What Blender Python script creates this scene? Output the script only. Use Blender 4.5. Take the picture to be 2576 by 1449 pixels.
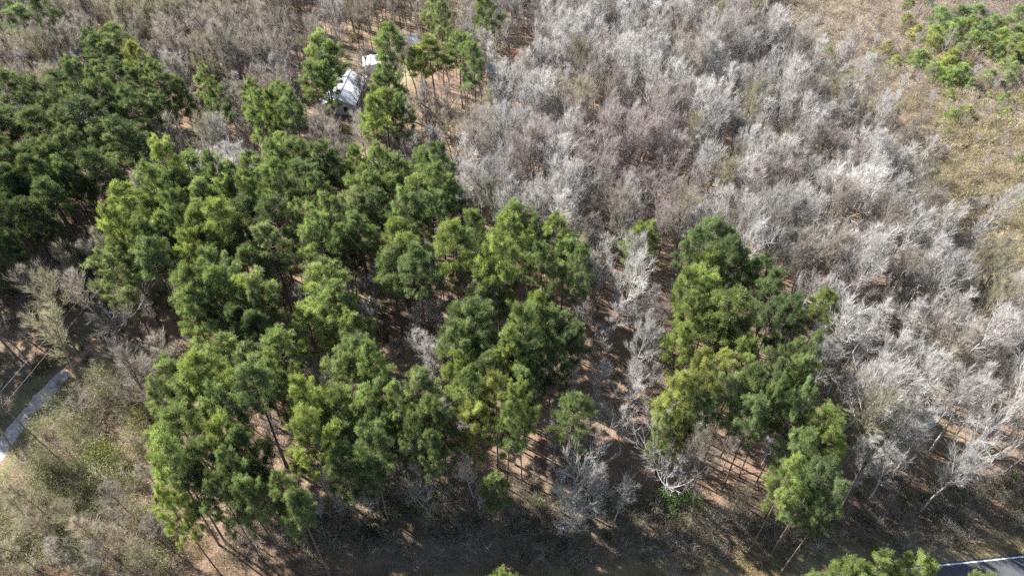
import bpy, math, random
import numpy as np
from mathutils import Vector

# ------------------------------------------------------------------ camera, sky, sun, exposure
scene = bpy.context.scene
for o in list(bpy.data.objects):
    bpy.data.objects.remove(o)
COL = scene.collection
R = math.radians
CAM_H = 80.0
cam_data = bpy.data.cameras.new('camera')
cam_data.lens = 24.0; cam_data.sensor_width = 36.0
cam_data.clip_start = 0.5; cam_data.clip_end = 6000.0
cam = bpy.data.objects.new('camera', cam_data)
cam.location = (0, 0, CAM_H); cam.rotation_euler = (R(45.0), 0, 0)
COL.objects.link(cam); scene.camera = cam

SUN_EL = 39.0
SHADOW = np.array([0.85, -0.53]); SHADOW = SHADOW / np.linalg.norm(SHADOW)
world = bpy.data.worlds.new('World'); scene.world = world; world.use_nodes = True
wn = world.node_tree
for n in list(wn.nodes): wn.nodes.remove(n)
sky = wn.nodes.new('ShaderNodeTexSky'); sky.sky_type = 'NISHITA'; sky.sun_disc = False
sky.sun_elevation = R(SUN_EL); sky.sun_rotation = math.atan2(-SHADOW[0], -SHADOW[1])
bg = wn.nodes.new('ShaderNodeBackground'); bg.inputs['Strength'].default_value = 0.06
wo = wn.nodes.new('ShaderNodeOutputWorld')
wn.links.new(sky.outputs[0], bg.inputs[0]); wn.links.new(bg.outputs[0], wo.inputs[0])
sun_data = bpy.data.lights.new('sun', 'SUN'); sun_data.energy = 5.0; sun_data.angle = R(0.5)
sun_data.color = (1.0, 0.97, 0.92)
sun = bpy.data.objects.new('sun', sun_data); COL.objects.link(sun)
sd = Vector((SHADOW[0]*math.cos(R(SUN_EL)), SHADOW[1]*math.cos(R(SUN_EL)), -math.sin(R(SUN_EL))))
sun.rotation_euler = sd.to_track_quat('-Z', 'Y').to_euler(); sun.location = (-60, 60, 120)
vs = scene.view_settings
vs.view_transform = 'Standard'; vs.look = 'None'; vs.gamma = 1.0; vs.use_curve_mapping = False
vs.exposure = 2.1
scene.cycles.max_bounces = 3; scene.cycles.diffuse_bounces = 2; scene.cycles.transmission_bounces = 3
scene.cycles.glossy_bounces = 1; scene.cycles.use_denoising = False
scene.cycles.use_adaptive_sampling = False

# ------------------------------------------------------------------ pixel -> place (photo read at 2576 x 1449)
F = 2576*24/36.0; S2 = math.sqrt(0.5)
def place(u, v, z=0.0):
    a = (u-1288)/F; b = (724.5-v)/F
    dy = S2*(1+b); dz = -S2*(1-b)
    t = (CAM_H-z)/(-dz)
    return np.array([a*t, dy*t])
def project(x, y, z):
    depth = S2*y - S2*(z-CAM_H); up = S2*y + S2*(z-CAM_H)
    return 1288+F*x/depth, 724.5-F*up/depth, depth
def poly(pts, z=0.0):
    return np.array([place(u, v, z) for u, v in pts])
def inside(P, X, Y):
    X = np.asarray(X, float); Y = np.asarray(Y, float)
    r = np.zeros(X.shape, bool); n = len(P)
    for i in range(n):
        x0, y0 = P[i]; x1, y1 = P[(i+1) % n]
        c = ((y0 > Y) != (y1 > Y)) & (X < (x1-x0)*(Y-y0)/(y1-y0+1e-12)+x0)
        r ^= c
    return r
def seg_dist(pts, X, Y):
    D = np.full(np.asarray(X, float).shape, 1e9)
    for i in range(len(pts)-1):
        a = pts[i]; b = pts[i+1]; d = b-a; L = (d**2).sum()
        t = np.clip(((X-a[0])*d[0]+(Y-a[1])*d[1])/L, 0, 1)
        D = np.minimum(D, np.hypot(X-a[0]-t*d[0], Y-a[1]-t*d[1]))
    return D
_rg = np.random.RandomState(5); _W = [(_rg.uniform(-1, 1, 2), _rg.uniform(0, 6.28)) for _ in range(24)]
def noise(X, Y, s):
    v = 0
    for i, (k, p) in enumerate(_W):
        k = k/np.linalg.norm(k)*(0.5+1.2*(i % 6)/5)
        v = v+np.sin((X*k[0]+Y*k[1])*6.28/s+p+1.7*np.sin((X*k[1]-Y*k[0])*3.1/s+p*2))
    return v/9.0

# ------------------------------------------------------------------ materials
def nodes_of(name):
    m = bpy.data.materials.new(name); m.use_nodes = True
    nt = m.node_tree
    for n in list(nt.nodes): nt.nodes.remove(n)
    return m, nt, nt.nodes.new('ShaderNodeOutputMaterial')
def mul(nt, a, b):
    n = nt.nodes.new('ShaderNodeMix'); n.data_type = 'RGBA'; n.blend_type = 'MULTIPLY'
    n.inputs[0].default_value = 1.0
    nt.links.new(a, n.inputs[6]); nt.links.new(b, n.inputs[7]); return n.outputs[2]
def ranged(nt, src, lo, hi):
    n = nt.nodes.new('ShaderNodeMapRange'); n.inputs[3].default_value = lo; n.inputs[4].default_value = hi
    nt.links.new(src, n.inputs[0]); return n.outputs[0]
def plant_mat(name, color=None, lo=0.65, hi=1.35, trans=0.0, rlo=0.85, rhi=1.15, second=None, rough=0.7, spec=0.15, tint=(1.45, 1.4, 0.8)):
    """colour = object colour (or a fixed colour) x per-clump variation 'var' x per-plant random"""
    m, nt, out = nodes_of(name)
    oi = nt.nodes.new('ShaderNodeObjectInfo'); at = nt.nodes.new('ShaderNodeAttribute'); at.attribute_name = 'var'
    if color is None:
        base = oi.outputs['Color']
    else:
        c = nt.nodes.new('ShaderNodeRGB'); c.outputs[0].default_value = (*color, 1); base = c.outputs[0]
        if second:
            c2 = nt.nodes.new('ShaderNodeRGB'); c2.outputs[0].default_value = (*second, 1)
            mx = nt.nodes.new('ShaderNodeMix'); mx.data_type = 'RGBA'
            nt.links.new(oi.outputs['Random'], mx.inputs[0]); nt.links.new(base, mx.inputs[6]); nt.links.new(c2.outputs[0], mx.inputs[7])
            base = mx.outputs[2]
    v = ranged(nt, at.outputs['Fac'], lo, hi)
    r2 = nt.nodes.new('ShaderNodeMath'); r2.operation = 'FRACT'
    r1 = nt.nodes.new('ShaderNodeMath'); r1.operation = 'MULTIPLY'; r1.inputs[1].default_value = 7.31
    nt.links.new(oi.outputs['Random'], r1.inputs[0]); nt.links.new(r1.outputs[0], r2.inputs[0])
    w = ranged(nt, r2.outputs[0], rlo, rhi)
    c1 = mul(nt, base, v); c2_ = mul(nt, c1, w)
    p = nt.nodes.new('ShaderNodeBsdfPrincipled'); p.inputs['Roughness'].default_value = rough
    p.inputs['Specular IOR Level'].default_value = spec
    nt.links.new(c2_, p.inputs['Base Color'])
    if trans:
        t = nt.nodes.new('ShaderNodeBsdfTranslucent'); mxs = nt.nodes.new('ShaderNodeMixShader')
        mxs.inputs[0].default_value = trans
        g = nt.nodes.new('ShaderNodeRGB'); g.outputs[0].default_value = (*tint, 1)
        nt.links.new(mul(nt, c2_, g.outputs[0]), t.inputs[0])
        nt.links.new(p.outputs[0], mxs.inputs[1]); nt.links.new(t.outputs[0], mxs.inputs[2])
        nt.links.new(mxs.outputs[0], out.inputs[0])
    else:
        nt.links.new(p.outputs[0], out.inputs[0])
    return m
def plain_mat(name, color, rough=0.6, spec=0.3, nscale=3.0, amount=0.15, metallic=0.0, bump=0.0, stretch=None):
    m, nt, out = nodes_of(name)
    tc = nt.nodes.new('ShaderNodeTexCoord'); mp = nt.nodes.new('ShaderNodeMapping')
    if stretch: mp.inputs['Scale'].default_value = stretch
    nt.links.new(tc.outputs['Object'], mp.inputs[0])
    nz = nt.nodes.new('ShaderNodeTexNoise'); nz.inputs['Scale'].default_value = nscale; nz.inputs['Detail'].default_value = 6
    nt.links.new(mp.outputs[0], nz.inputs['Vector'])
    c = nt.nodes.new('ShaderNodeRGB'); c.outputs[0].default_value = (*color, 1)
    v = ranged(nt, nz.outputs[0], 1-amount*2, 1+amount*2)
    p = nt.nodes.new('ShaderNodeBsdfPrincipled'); p.inputs['Roughness'].default_value = rough
    p.inputs['Specular IOR Level'].default_value = spec; p.inputs['Metallic'].default_value = metallic
    nt.links.new(mul(nt, c.outputs[0], v), p.inputs['Base Color'])
    if bump:
        b = nt.nodes.new('ShaderNodeBump'); b.inputs['Strength'].default_value = bump
        nt.links.new(nz.outputs[0], b.inputs['Height']); nt.links.new(b.outputs[0], p.inputs['Normal'])
    nt.links.new(p.outputs[0], out.inputs[0]); return m

M_PINE = plant_mat('pine_needles', lo=0.42, hi=1.6, trans=0.42, rough=0.5, spec=0.3)
M_PBARK = plant_mat('pine_bark', (0.13, 0.095, 0.075), 0.7, 1.3)
M_BARK = plant_mat('grey_bark', lo=0.7, hi=1.25)
M_TWIG = plant_mat('grey_twigs', lo=0.7, hi=1.25, trans=.4, tint=(1, 1, 1))
M_LEAF = plant_mat('broad_leaves', lo=0.45, hi=1.2, trans=0.3, rough=0.65, spec=0.15)

# ------------------------------------------------------------------ mesh helpers
def mesh_from(name, V, faces, mats, fm=None, var=None, smooth=False):
    me = bpy.data.meshes.new(name)
    V = np.asarray(V, np.float32)
    if isinstance(faces, np.ndarray):
        n, k = faces.shape
        me.vertices.add(len(V)); me.vertices.foreach_set('co', V.ravel())
        me.loops.add(n*k); me.loops.foreach_set('vertex_index', faces.astype(np.int32).ravel())
        me.polygons.add(n); me.polygons.foreach_set('loop_start', np.arange(0, n*k, k, dtype=np.int32))
        me.polygons.foreach_set('loop_total', np.full(n, k, np.int32))
    else:
        me.from_pydata([tuple(map(float, v)) for v in V], [], faces)
    for m in mats: me.materials.append(m)
    if fm is not None: me.polygons.foreach_set('material_index', np.asarray(fm, np.int32))
    if var is not None:
        a = me.attributes.new('var', 'FLOAT', 'POINT'); a.data.foreach_set('value', np.asarray(var, np.float32))
    me.update()
    if smooth: me.polygons.foreach_set('use_smooth', np.ones(len(me.polygons), bool))
    return me
def frames(D):
    D = D/np.maximum(np.linalg.norm(D, axis=1, keepdims=True), 1e-9)
    A = np.where(np.abs(D[:, 2:3]) < 0.9, np.array([[0, 0, 1.0]]), np.array([[1.0, 0, 0]]))
    U = np.cross(D, A); U /= np.linalg.norm(U, axis=1, keepdims=True)
    return D, U, np.cross(D, U)
def tubes(segs, sides):
    """(N,9) rows p0 p1 r0 r1 var -> triangles of N open tapered tubes"""
    S = np.asarray(segs, float)
    P0, P1, r0, r1, va = S[:, 0:3], S[:, 3:6], S[:, 6], S[:, 7], S[:, 8]
    D, U, W = frames(P1-P0); n = len(S); k = sides
    P1 = P1+D*(0.25*r1)[:, None]
    V = np.zeros((n, 2*k, 3))
    for j in range(k):
        a = 2*math.pi*j/k; o = U*math.cos(a)+W*math.sin(a)
        V[:, j] = P0+o*r0[:, None]; V[:, k+j] = P1+o*r1[:, None]
    T = []
    for j in range(k):
        q = (j+1) % k; T += [[j, q, k+q], [j, k+q, k+j]]
    T = np.array(T)[None]+(np.arange(n)*2*k)[:, None, None]
    return V.reshape(-1, 3), T.reshape(-1, 3), np.repeat(va, 2*k)
def ribbon_sides(D, n):
    D, U, W = frames(D); a = (np.arange(n)*2.399) % 6.2832
    return U*np.cos(a)[:, None]+W*np.sin(a)[:, None]
def cones(segs):
    """finest twigs: one slim triangle each"""
    S = np.asarray(segs, float); n = len(S)
    o = ribbon_sides(S[:, 3:6]-S[:, 0:3], n)*(S[:, 6]*1.35)[:, None]
    V = np.stack([S[:, 0:3]-o, S[:, 0:3]+o, S[:, 3:6]], 1).reshape(-1, 3)
    return V, np.arange(n*3).reshape(-1, 3), np.repeat(S[:, 8], 3)
def ribbons(segs):
    S = np.asarray(segs, float); n = len(S); o = ribbon_sides(S[:, 3:6]-S[:, 0:3], n)
    a = o*(S[:, 6]*1.25)[:, None]; b = o*(S[:, 7]*1.25)[:, None]
    V = np.stack([S[:, 0:3]-a, S[:, 0:3]+a, S[:, 3:6]+b, S[:, 3:6]-b], 1).reshape(-1, 3)
    k = np.arange(n)[:, None]*4
    return V, np.concatenate([k+np.array([[0, 1, 2]]), k+np.array([[0, 2, 3]])]), np.repeat(S[:, 8], 4)
def merge(parts):
    V, T, A, o = [], [], [], 0
    for v, t, a in parts:
        V.append(v); T.append(t+o); A.append(a); o += len(v)
    return np.concatenate(V), np.concatenate(T), np.concatenate(A)
def join_mesh(name, groups):
    """groups: list of ((V,T,A), material) -> one mesh"""
    V, T, A = merge([g for g, _ in groups])
    fm = np.concatenate([np.full(len(g[1]), i) for i, (g, _) in enumerate(groups)])
    return mesh_from(name, V, T, [m for _, m in groups], fm, A)
def blades(P, D, L, W, var, rs):
    """flat thin triangles from P along D"""
    Dn, U, Z = frames(D); a = rs.uniform(0, 2*math.pi, len(P))[:, None]
    side = (U*np.cos(a)+Z*np.sin(a))*(W[:, None]*0.5)
    tip = P+Dn*L[:, None]; mid = P+Dn*(L*0.55)[:, None]
    V = np.stack([P, mid+side, tip, mid-side], 1).reshape(-1, 3)
    i = np.arange(len(P))[:, None]*4
    T = np.concatenate([i+np.array([[0, 1, 2]]), i+np.array([[0, 2, 3]])])
    return V, T, np.repeat(var, 4)

def needles(P, D, L, W, var, rs):
    Dn, U, Z = frames(D); a = rs.uniform(0, 2*math.pi, len(P))[:, None]
    side = (U*np.cos(a)+Z*np.sin(a))*(W[:, None]*0.5)
    V = np.stack([P, P+Dn*L[:, None]+side, P+Dn*L[:, None]-side], 1).reshape(-1, 3)
    return V, np.arange(len(P)*3).reshape(-1, 3), np.repeat(var, 3)

# ------------------------------------------------------------------ tree builders (geometry only)
def rot_dir(d, ang, az):
    d = d/np.linalg.norm(d); a = np.array([0, 0, 1.0]) if abs(d[2]) < 0.9 else np.array([1.0, 0, 0])
    u = np.cross(d, a); u /= np.linalg.norm(u); w = np.cross(d, u)
    return d*math.cos(ang)+(u*math.cos(az)+w*math.sin(az))*math.sin(ang)
def build_pine(seed, H=19.0, Rc=3.6, crown=0.5, nb=46, tuft=0.34, dens=1.0, flat=0.5):
    rs = np.random.RandomState(seed)
    trunk, limb, tP, tD, tv = [], [], [], [], []
    n = 12; pts = []; lean = rs.normal(0, 0.25, 2)
    for i in range(n+1):
        t = i/n; pts.append(np.array([lean[0]*t*t*1.5+0.12*math.sin(t*5+seed), lean[1]*t*t*1.5+0.12*math.cos(t*4+seed), H*t*0.985]))
    r0 = H*0.0105
    rad = lambda t: max(0.02, r0*(1-t)**0.8+0.02)
    for i in range(n):
        trunk.append([*pts[i], *pts[i+1], rad(i/n)*(1.35 if i == 0 else 1), rad((i+1)/n), rs.uniform(.2, .8)])
    def at(t):
        f = min(t*n, n-1e-6); i = int(f); return pts[i]+(pts[i+1]-pts[i])*(f-i)
    az = rs.uniform(0, 6.28)
    lop = rs.uniform(0, 6.28); lopa = rs.uniform(0.0, 0.3)
    for b in range(nb):
        s = (4*(b//4)+rs.uniform(0.8, 2.6))/nb          # branches in whorls: 0 bottom of crown, 1 top
        s = min(s, 1.0)
        t = 1-crown+crown*s*0.97
        az += 1.57+(0.8 if b % 4 == 0 else 0)+rs.normal(0, 0.3)
        prof = (0.66+0.34*min(1, s/0.25))*(max(0.0, 1-(max(0, s-0.2)/0.86)**1.6)**flat)
        L = Rc*max(0.16, prof)*rs.uniform(0.68, 1.15)*(1+lopa*math.cos(az-lop))
        if s < 0.25 and rs.rand() < 0.25: continue
        el = -0.12+1.15*s**1.6+rs.normal(0, 0.12)
        d = np.array([math.cos(az)*math.cos(el), math.sin(az)*math.cos(el), math.sin(el)])
        p = at(t); ns = 5; path = [p]
        bt = np.clip(rs.normal(.5, .2), 0, 1)
        for k in range(ns):
            d = d+rs.normal(0, 0.09, 3)+np.array([0, 0, 0.07]); d /= np.linalg.norm(d)
            q = p+d*L/ns
            rr = (0.016+0.011*L)*(1-k/ns*0.8)
            limb.append([*p, *q, rr, rr*0.8, rs.uniform(.2, .8)]); p = q; path.append(q)
        m = int(5+L*2.2)
        for k in range(m):
            f = (1-0.62*rs.uniform(0, 1)**1.4)*ns; i = min(int(f), ns-1); q0 = path[i]+(path[i+1]-path[i])*(f-i)
            sd_ = rot_dir(path[i+1]-path[i], rs.uniform(0.45, 1.15), rs.uniform(0, 6.28)); sd_[2] = sd_[2]*0.38+0.15
            l2 = L*rs.uniform(0.14, 0.34)+0.25
            q1 = q0+sd_*l2
            limb.append([*q0, *q1, 0.018, 0.009, rs.uniform(.2, .8)])
            for e in np.linspace(0.45, 1.0, 1+int(round(l2/0.38*dens))):
                tP.append(q0+sd_*l2*e+rs.normal(0, 0.08, 3)); tD.append(sd_+np.array([0, 0, 0.55])); tv.append(np.clip(bt+rs.normal(0, .18), 0, 1))
        tP.append(path[-1]); tD.append(d); tv.append(bt)
    for k in range(7):
        tP.append(pts[-1]+rs.normal(0, 0.16, 3)+np.array([0, 0, -0.12*k])); tD.append(np.array([0, 0, 1.0])+rs.normal(0, .4, 3)); tv.append(rs.uniform(.4, .9))
    # a few dead stubs under the crown
    for k in range(7):
        t = rs.uniform(0.25, 1-crown); a = rs.uniform(0, 6.28); p = at(t)
        limb.append([*p, *(p+np.array([math.cos(a), math.sin(a), 0.15])*rs.uniform(.4, 1.5)), 0.03, 0.008, .6])
    tP = np.array(tP); tD = np.array(tD); tv = np.array(tv); nt = len(tP); K = 21
    P = np.repeat(tP, K, 0); D = np.repeat(tD/np.linalg.norm(tD, axis=1, keepdims=True), K, 0)*0.55+rs.normal(0, 1, (nt*K, 3))*0.75
    L = tuft*rs.uniform(0.7, 1.25, nt*K); W = tuft*0.085*rs.uniform(0.7, 1.3, nt*K)
    var = np.clip(np.repeat(tv, K)+rs.normal(0, .08, nt*K), 0, 1)
    return merge([tubes(trunk, 7), tubes(limb, 3)]), needles(P, D, L, W, var, rs)
def build_bare(seed, H=14.0, Rc=3.2, base=0.32, nl=20, style='fan', twig=1.0, r_tw=0.0078):
    rs = np.random.RandomState(seed)
    trunk, thick, thin, fine, tips = [], [], [], [], []
    n = 12; pts = [np.zeros(3)]; d = np.array([0, 0, 1.0]); forks = 1
    wob = 0.035 if style == 'pole' else 0.05
    for i in range(n):
        d = d+rs.normal(0, wob, 3); d[2] = max(d[2], 0.75); d /= np.linalg.norm(d)
        pts.append(pts[-1]+d*H*0.97/n)
    r0 = H*(0.0085 if style == 'pole' else 0.011)
    rad = lambda t: r0*(1-t)**0.9+0.012
    for i in range(n):
        trunk.append([*pts[i], *pts[i+1], rad(i/n)*(1.3 if i == 0 else 1), rad((i+1)/n), rs.uniform(.2, .9)])
    def at(t):
        f = min(t*n, n-1e-6); i = int(f); return pts[i]+(pts[i+1]-pts[i])*(f-i)
    def grow(p, d, L, r, lvl):
        ns = (5, 4, 3)[lvl]; va = rs.uniform(.2, .9)
        up = (0.12, 0.12, 0.10)[lvl]; nz = (0.085, 0.09, 0.10)[lvl]
        for k in range(ns):
            d = d+rs.normal(0, nz, 3)+np.array([0, 0, up]); d /= np.linalg.norm(d)
            q = p+d*L/ns; ra = max(r*(1-k/ns*0.75), r_tw); rb = max(r*(1-(k+1)/ns*0.75), r_tw*.8)
            (thick, thin, fine)[lvl].append([*p, *q, ra, rb, va])
            if lvl < 2:
                nc = (2 if rs.rand() < .55 else 1) if lvl == 0 else (1 if rs.rand() < 0.8 else 2)
                if k == ns-1: nc += 1
                for c in range(nc):
                    cd = rot_dir(d, rs.uniform(0.3, 0.72), rs.uniform(0, 6.28))
                    f = rs.uniform(0, 1)
                    grow(p+(q-p)*f, cd, L*rs.uniform(0.36, 0.66)*(1-0.35*k/ns), ra*0.62, lvl+1)
            else:
                for c in range(int(round(rs.uniform(0.6, 2.2)*twig))):
                    cd = rot_dir(d, rs.uniform(0.15, 0.5), rs.uniform(0, 6.28)); cd[2] += 0.12
                    tips.append([*(p+(q-p)*rs.uniform(0, 1)), *(q+cd*rs.uniform(0.3, 0.85)), r_tw*0.95, 0, va])
            p = q
        tips.append([*p, *(p+d*rs.uniform(.3, .7)), r_tw, 0, va])
    az = rs.uniform(0, 6.28)
    for b in range(nl):
        s = (b+rs.uniform(0, 1))/nl; t = base+(0.97-base)*s
        az += 2.4+rs.normal(0, .4)
        prof = (0.6+0.4*min(1, s/0.35))*max(0.2, 1-max(0, s-0.35)*1.0)
        L = Rc*prof*rs.uniform(0.75, 1.35)
        el = {'fan': 0.75, 'pole': 0.7, 'spread': 0.42}[style]+0.35*s+rs.normal(0, .14)
        d = np.array([math.cos(az)*math.cos(el), math.sin(az)*math.cos(el), math.sin(el)])
        grow(at(t), d, L*1.12, (0.014+0.020*L*(1-0.4*s))*(1.2 if style == 'spread' else 1), 0)
    return merge([tubes(trunk, 6)]), merge([tubes(thick, 4), tubes(thin, 3), ribbons(fine), cones(tips)])
def build_brush(seed, H=2.6, Rc=1.3, stems=14, twigs=10, r_tw=0.010):
    rs = np.random.RandomState(seed); a, tips = [], []
    for s in range(stems):
        az = rs.uniform(0, 6.28); el = rs.uniform(0.75, 1.5); L = H*rs.uniform(.6, 1.1)
        d = np.array([math.cos(az)*math.cos(el), math.sin(az)*math.cos(el), math.sin(el)]); p = np.array([rs.normal(0, .15), rs.normal(0, .15), -.05])
        for k in range(4):
            d = d+rs.normal(0, .22, 3); d /= np.linalg.norm(d); q = p+d*L/4; v = rs.uniform(.1, .9)
            a.append([*p, *q, 0.02*(1-k/5), 0.02*(1-(k+1)/5), v])
            for c in range(int(twigs*(0.2+k*0.18))):
                cd = rot_dir(d, rs.uniform(.3, 1.1), rs.uniform(0, 6.28)); f = rs.uniform(0, 1); b0 = p+(q-p)*f
                l = rs.uniform(.3, .9)*H/2.6; m = b0+cd*l*.5; cd = cd+rs.normal(0, .3, 3)
                tips.append([*b0, *m, r_tw, 0, v]); tips.append([*(b0+(m-b0)*.6), *(m+cd*l*.6), r_tw*.8, 0, v])
            p = q
    return merge([tubes(a, 3), cones(tips)])
def build_leafy(seed, H=2.2, Rc=1.4, n=900, leaf=0.2, gap=3):
    """broad-leaved shrub: leaf clumps around several centres"""
    rs = np.random.RandomState(seed); C = []
    for k in range(26):
        a = rs.uniform(0, 6.28); z = rs.uniform(0.15, 1); r = Rc*math.sqrt(rs.uniform(0, 1))*(1.05-0.6*z*z)
        C.append([r*math.cos(a), r*math.sin(a), H*z])
    C = np.array(C); k = rs.randint(0, len(C), n); cv = rs.uniform(.2, .8, len(C))
    P = C[k]+rs.normal(0, Rc*0.2, (n, 3)); P[:, 2] = np.abs(P[:, 2])
    D = rs.normal(0, 1, (n, 3))+np.array([0, 0, .3])
    L = leaf*rs.uniform(.6, 1.4, n); v = np.clip(cv[k]+rs.normal(0, .15, n), 0, 1)
    st = [[0, 0, 0, *c, 0.03, 0.008, .5] for c in C]
    return tubes(st, 3), blades(P, D, L, L*0.5, v, rs)
def build_grass(seed, H=1.2, Rc=0.6, n=160, w=0.02):
    rs = np.random.RandomState(seed)
    P = np.zeros((n, 3)); P[:, :2] = rs.normal(0, Rc*.45, (n, 2))
    D = np.zeros((n, 3)); D[:, 2] = 1; D[:, :2] = P[:, :2]*0.8/max(Rc, .1)+rs.normal(0, .3, (n, 2))
    return blades(P, D, H*rs.uniform(.5, 1.15, n), np.full(n, w), rs.uniform(0, 1, n), rs)

# ------------------------------------------------------------------ scene-object helpers
def link_mesh(name, me, parent=None, color=None):
    o = bpy.data.objects.new(name, me); COL.objects.link(o)
    if parent is not None: o.parent = parent
    if color is not None: o.color = (*color, 1)
    return o
def thing(name, label, cat, loc, rotz=0.0, group=None):
    o = bpy.data.objects.new(name, None); COL.objects.link(o); o.empty_display_size = 0.5
    o.location = loc; o.rotation_euler = (0, 0, rotz); o['label'] = label; o['category'] = cat
    if group: o['group'] = group
    return o
def tag(o, label, cat, group=None):
    o['label'] = label; o['category'] = cat
    if group: o['group'] = group
    return o
class MB:
    def __init__(s): s.V, s.F = [], []
    def box(s, c, size, rz=0.0):
        x, y, z = [q/2 for q in size]; o = len(s.V); ca, sa = math.cos(rz), math.sin(rz)
        for dx, dy, dz in ((-x,-y,-z),(x,-y,-z),(x,y,-z),(-x,y,-z),(-x,-y,z),(x,-y,z),(x,y,z),(-x,y,z)):
            s.V.append((c[0]+dx*ca-dy*sa, c[1]+dx*sa+dy*ca, c[2]+dz))
        s.F += [tuple(o+i for i in f) for f in ((3,2,1,0),(4,5,6,7),(0,1,5,4),(1,2,6,5),(2,3,7,6),(3,0,4,7))]; return s
    def quad(s, *p):
        o = len(s.V); s.V += [tuple(map(float, q)) for q in p]; s.F.append(tuple(range(o, o+len(p)))); return s
    def slab(s, p, th):
        """thick sheet over polygon p (points in order seen from above), thickness downwards"""
        n = len(p); o = len(s.V); s.V += [tuple(map(float, q)) for q in p]+[(q[0], q[1], q[2]-th) for q in p]
        s.F.append(tuple(range(o, o+n))); s.F.append(tuple(range(o+2*n-1, o+n-1, -1)))
        for i in range(n):
            j = (i+1) % n; s.F.append((o+i, o+n+i, o+n+j, o+j))
        return s
    def tube(s, path, r, k=8, cap=True):
        o = len(s.V); path = [np.array(p, float) for p in path]
        for i, p in enumerate(path):
            d = path[min(i+1, len(path)-1)]-path[max(i-1, 0)]
            _, U, W = frames(d[None]); ri = r[i] if hasattr(r, '__len__') else r
            for j in range(k):
                a = 6.28318*j/k; s.V.append(tuple(p+(U[0]*math.cos(a)+W[0]*math.sin(a))*ri))
        for i in range(len(path)-1):
            for j in range(k):
                q = (j+1) % k; s.F.append((o+i*k+j, o+i*k+q, o+(i+1)*k+q, o+(i+1)*k+j))
        if cap: s.F.append(tuple(range(o+k-1, o-1, -1))); m = o+(len(path)-1)*k; s.F.append(tuple(range(m, m+k)))
        return s
    def build(s, name, mat, parent=None):
        return link_mesh(name, mesh_from(name, s.V, s.F, [mat]), parent)

# ------------------------------------------------------------------ where things are
FIELD = poly([(1800, -420), (1890, -60), (1950, 40), (2050, 85), (2100, 160), (2175, 225), (2235, 320), (2310, 395), (2390, 470), (2470, 545), (2576, 640), (2760, 760), (3000, 600), (3300, -420)], 6.0)
FIELD_IMG = np.array([(1800, -420), (1890, -60), (1950, 40), (2050, 85), (2100, 160), (2175, 225), (2235, 320), (2310, 395), (2390, 470), (2470, 545), (2576, 640), (2760, 760), (3000, 600), (3300, -420)], float)
YARD = poly([(830, 262), (840, 200), (885, 150), (955, 125), (1050, 135), (1060, 180), (1030, 215), (955, 262)])
THICKET = poly([(-60, 1230), (60, 1130), (190, 940), (300, 880), (440, 850), (470, 920), (400, 1000), (370, 1120), (365, 1250), (430, 1350), (430, 1425), (-80, 1440)], 1.0)
TREELINE = [(-300, 1375), (0, 1372), (430, 1368), (800, 1352), (1000, 1335), (1300, 1332), (1500, 1352), (1700, 1340), (1900, 1335), (2100, 1302), (2350, 1300), (2576, 1290), (2900, 1275)]
TL = np.array([place(u, v+24) for u, v in TREELINE])
def treeline_y(x): return np.interp(x, TL[:, 0], TL[:, 1])
RA, RB = place(2329.6, 1425.4), place(2576, 1399.6)
RD = (RB-RA)/np.linalg.norm(RB-RA); RN = np.array([-RD[1], RD[0]])       # along the road, away from it (towards the wood)
def road_off(x, y): return (x-RA[0])*RN[0]+(y-RA[1])*RN[1]
DRIVE = [place(*p) for p in [(-90, 1240), (0, 1140), (25, 1091), (70, 1048), (100, 1011), (150, 953), (185, 918), (235, 868), (300, 800), (350, 720), (380, 620), (420, 520)]]
DPATH = [place(*p) for p in [(870, -30), (838, 30), (806, 75), (775, 112), (762, 150)]]
BUILDS = [(-37.4, 140, 8.5), (-34, 156, 4.5), (-26, 166, 4), (2, 157.5, 6.5)]

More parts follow.
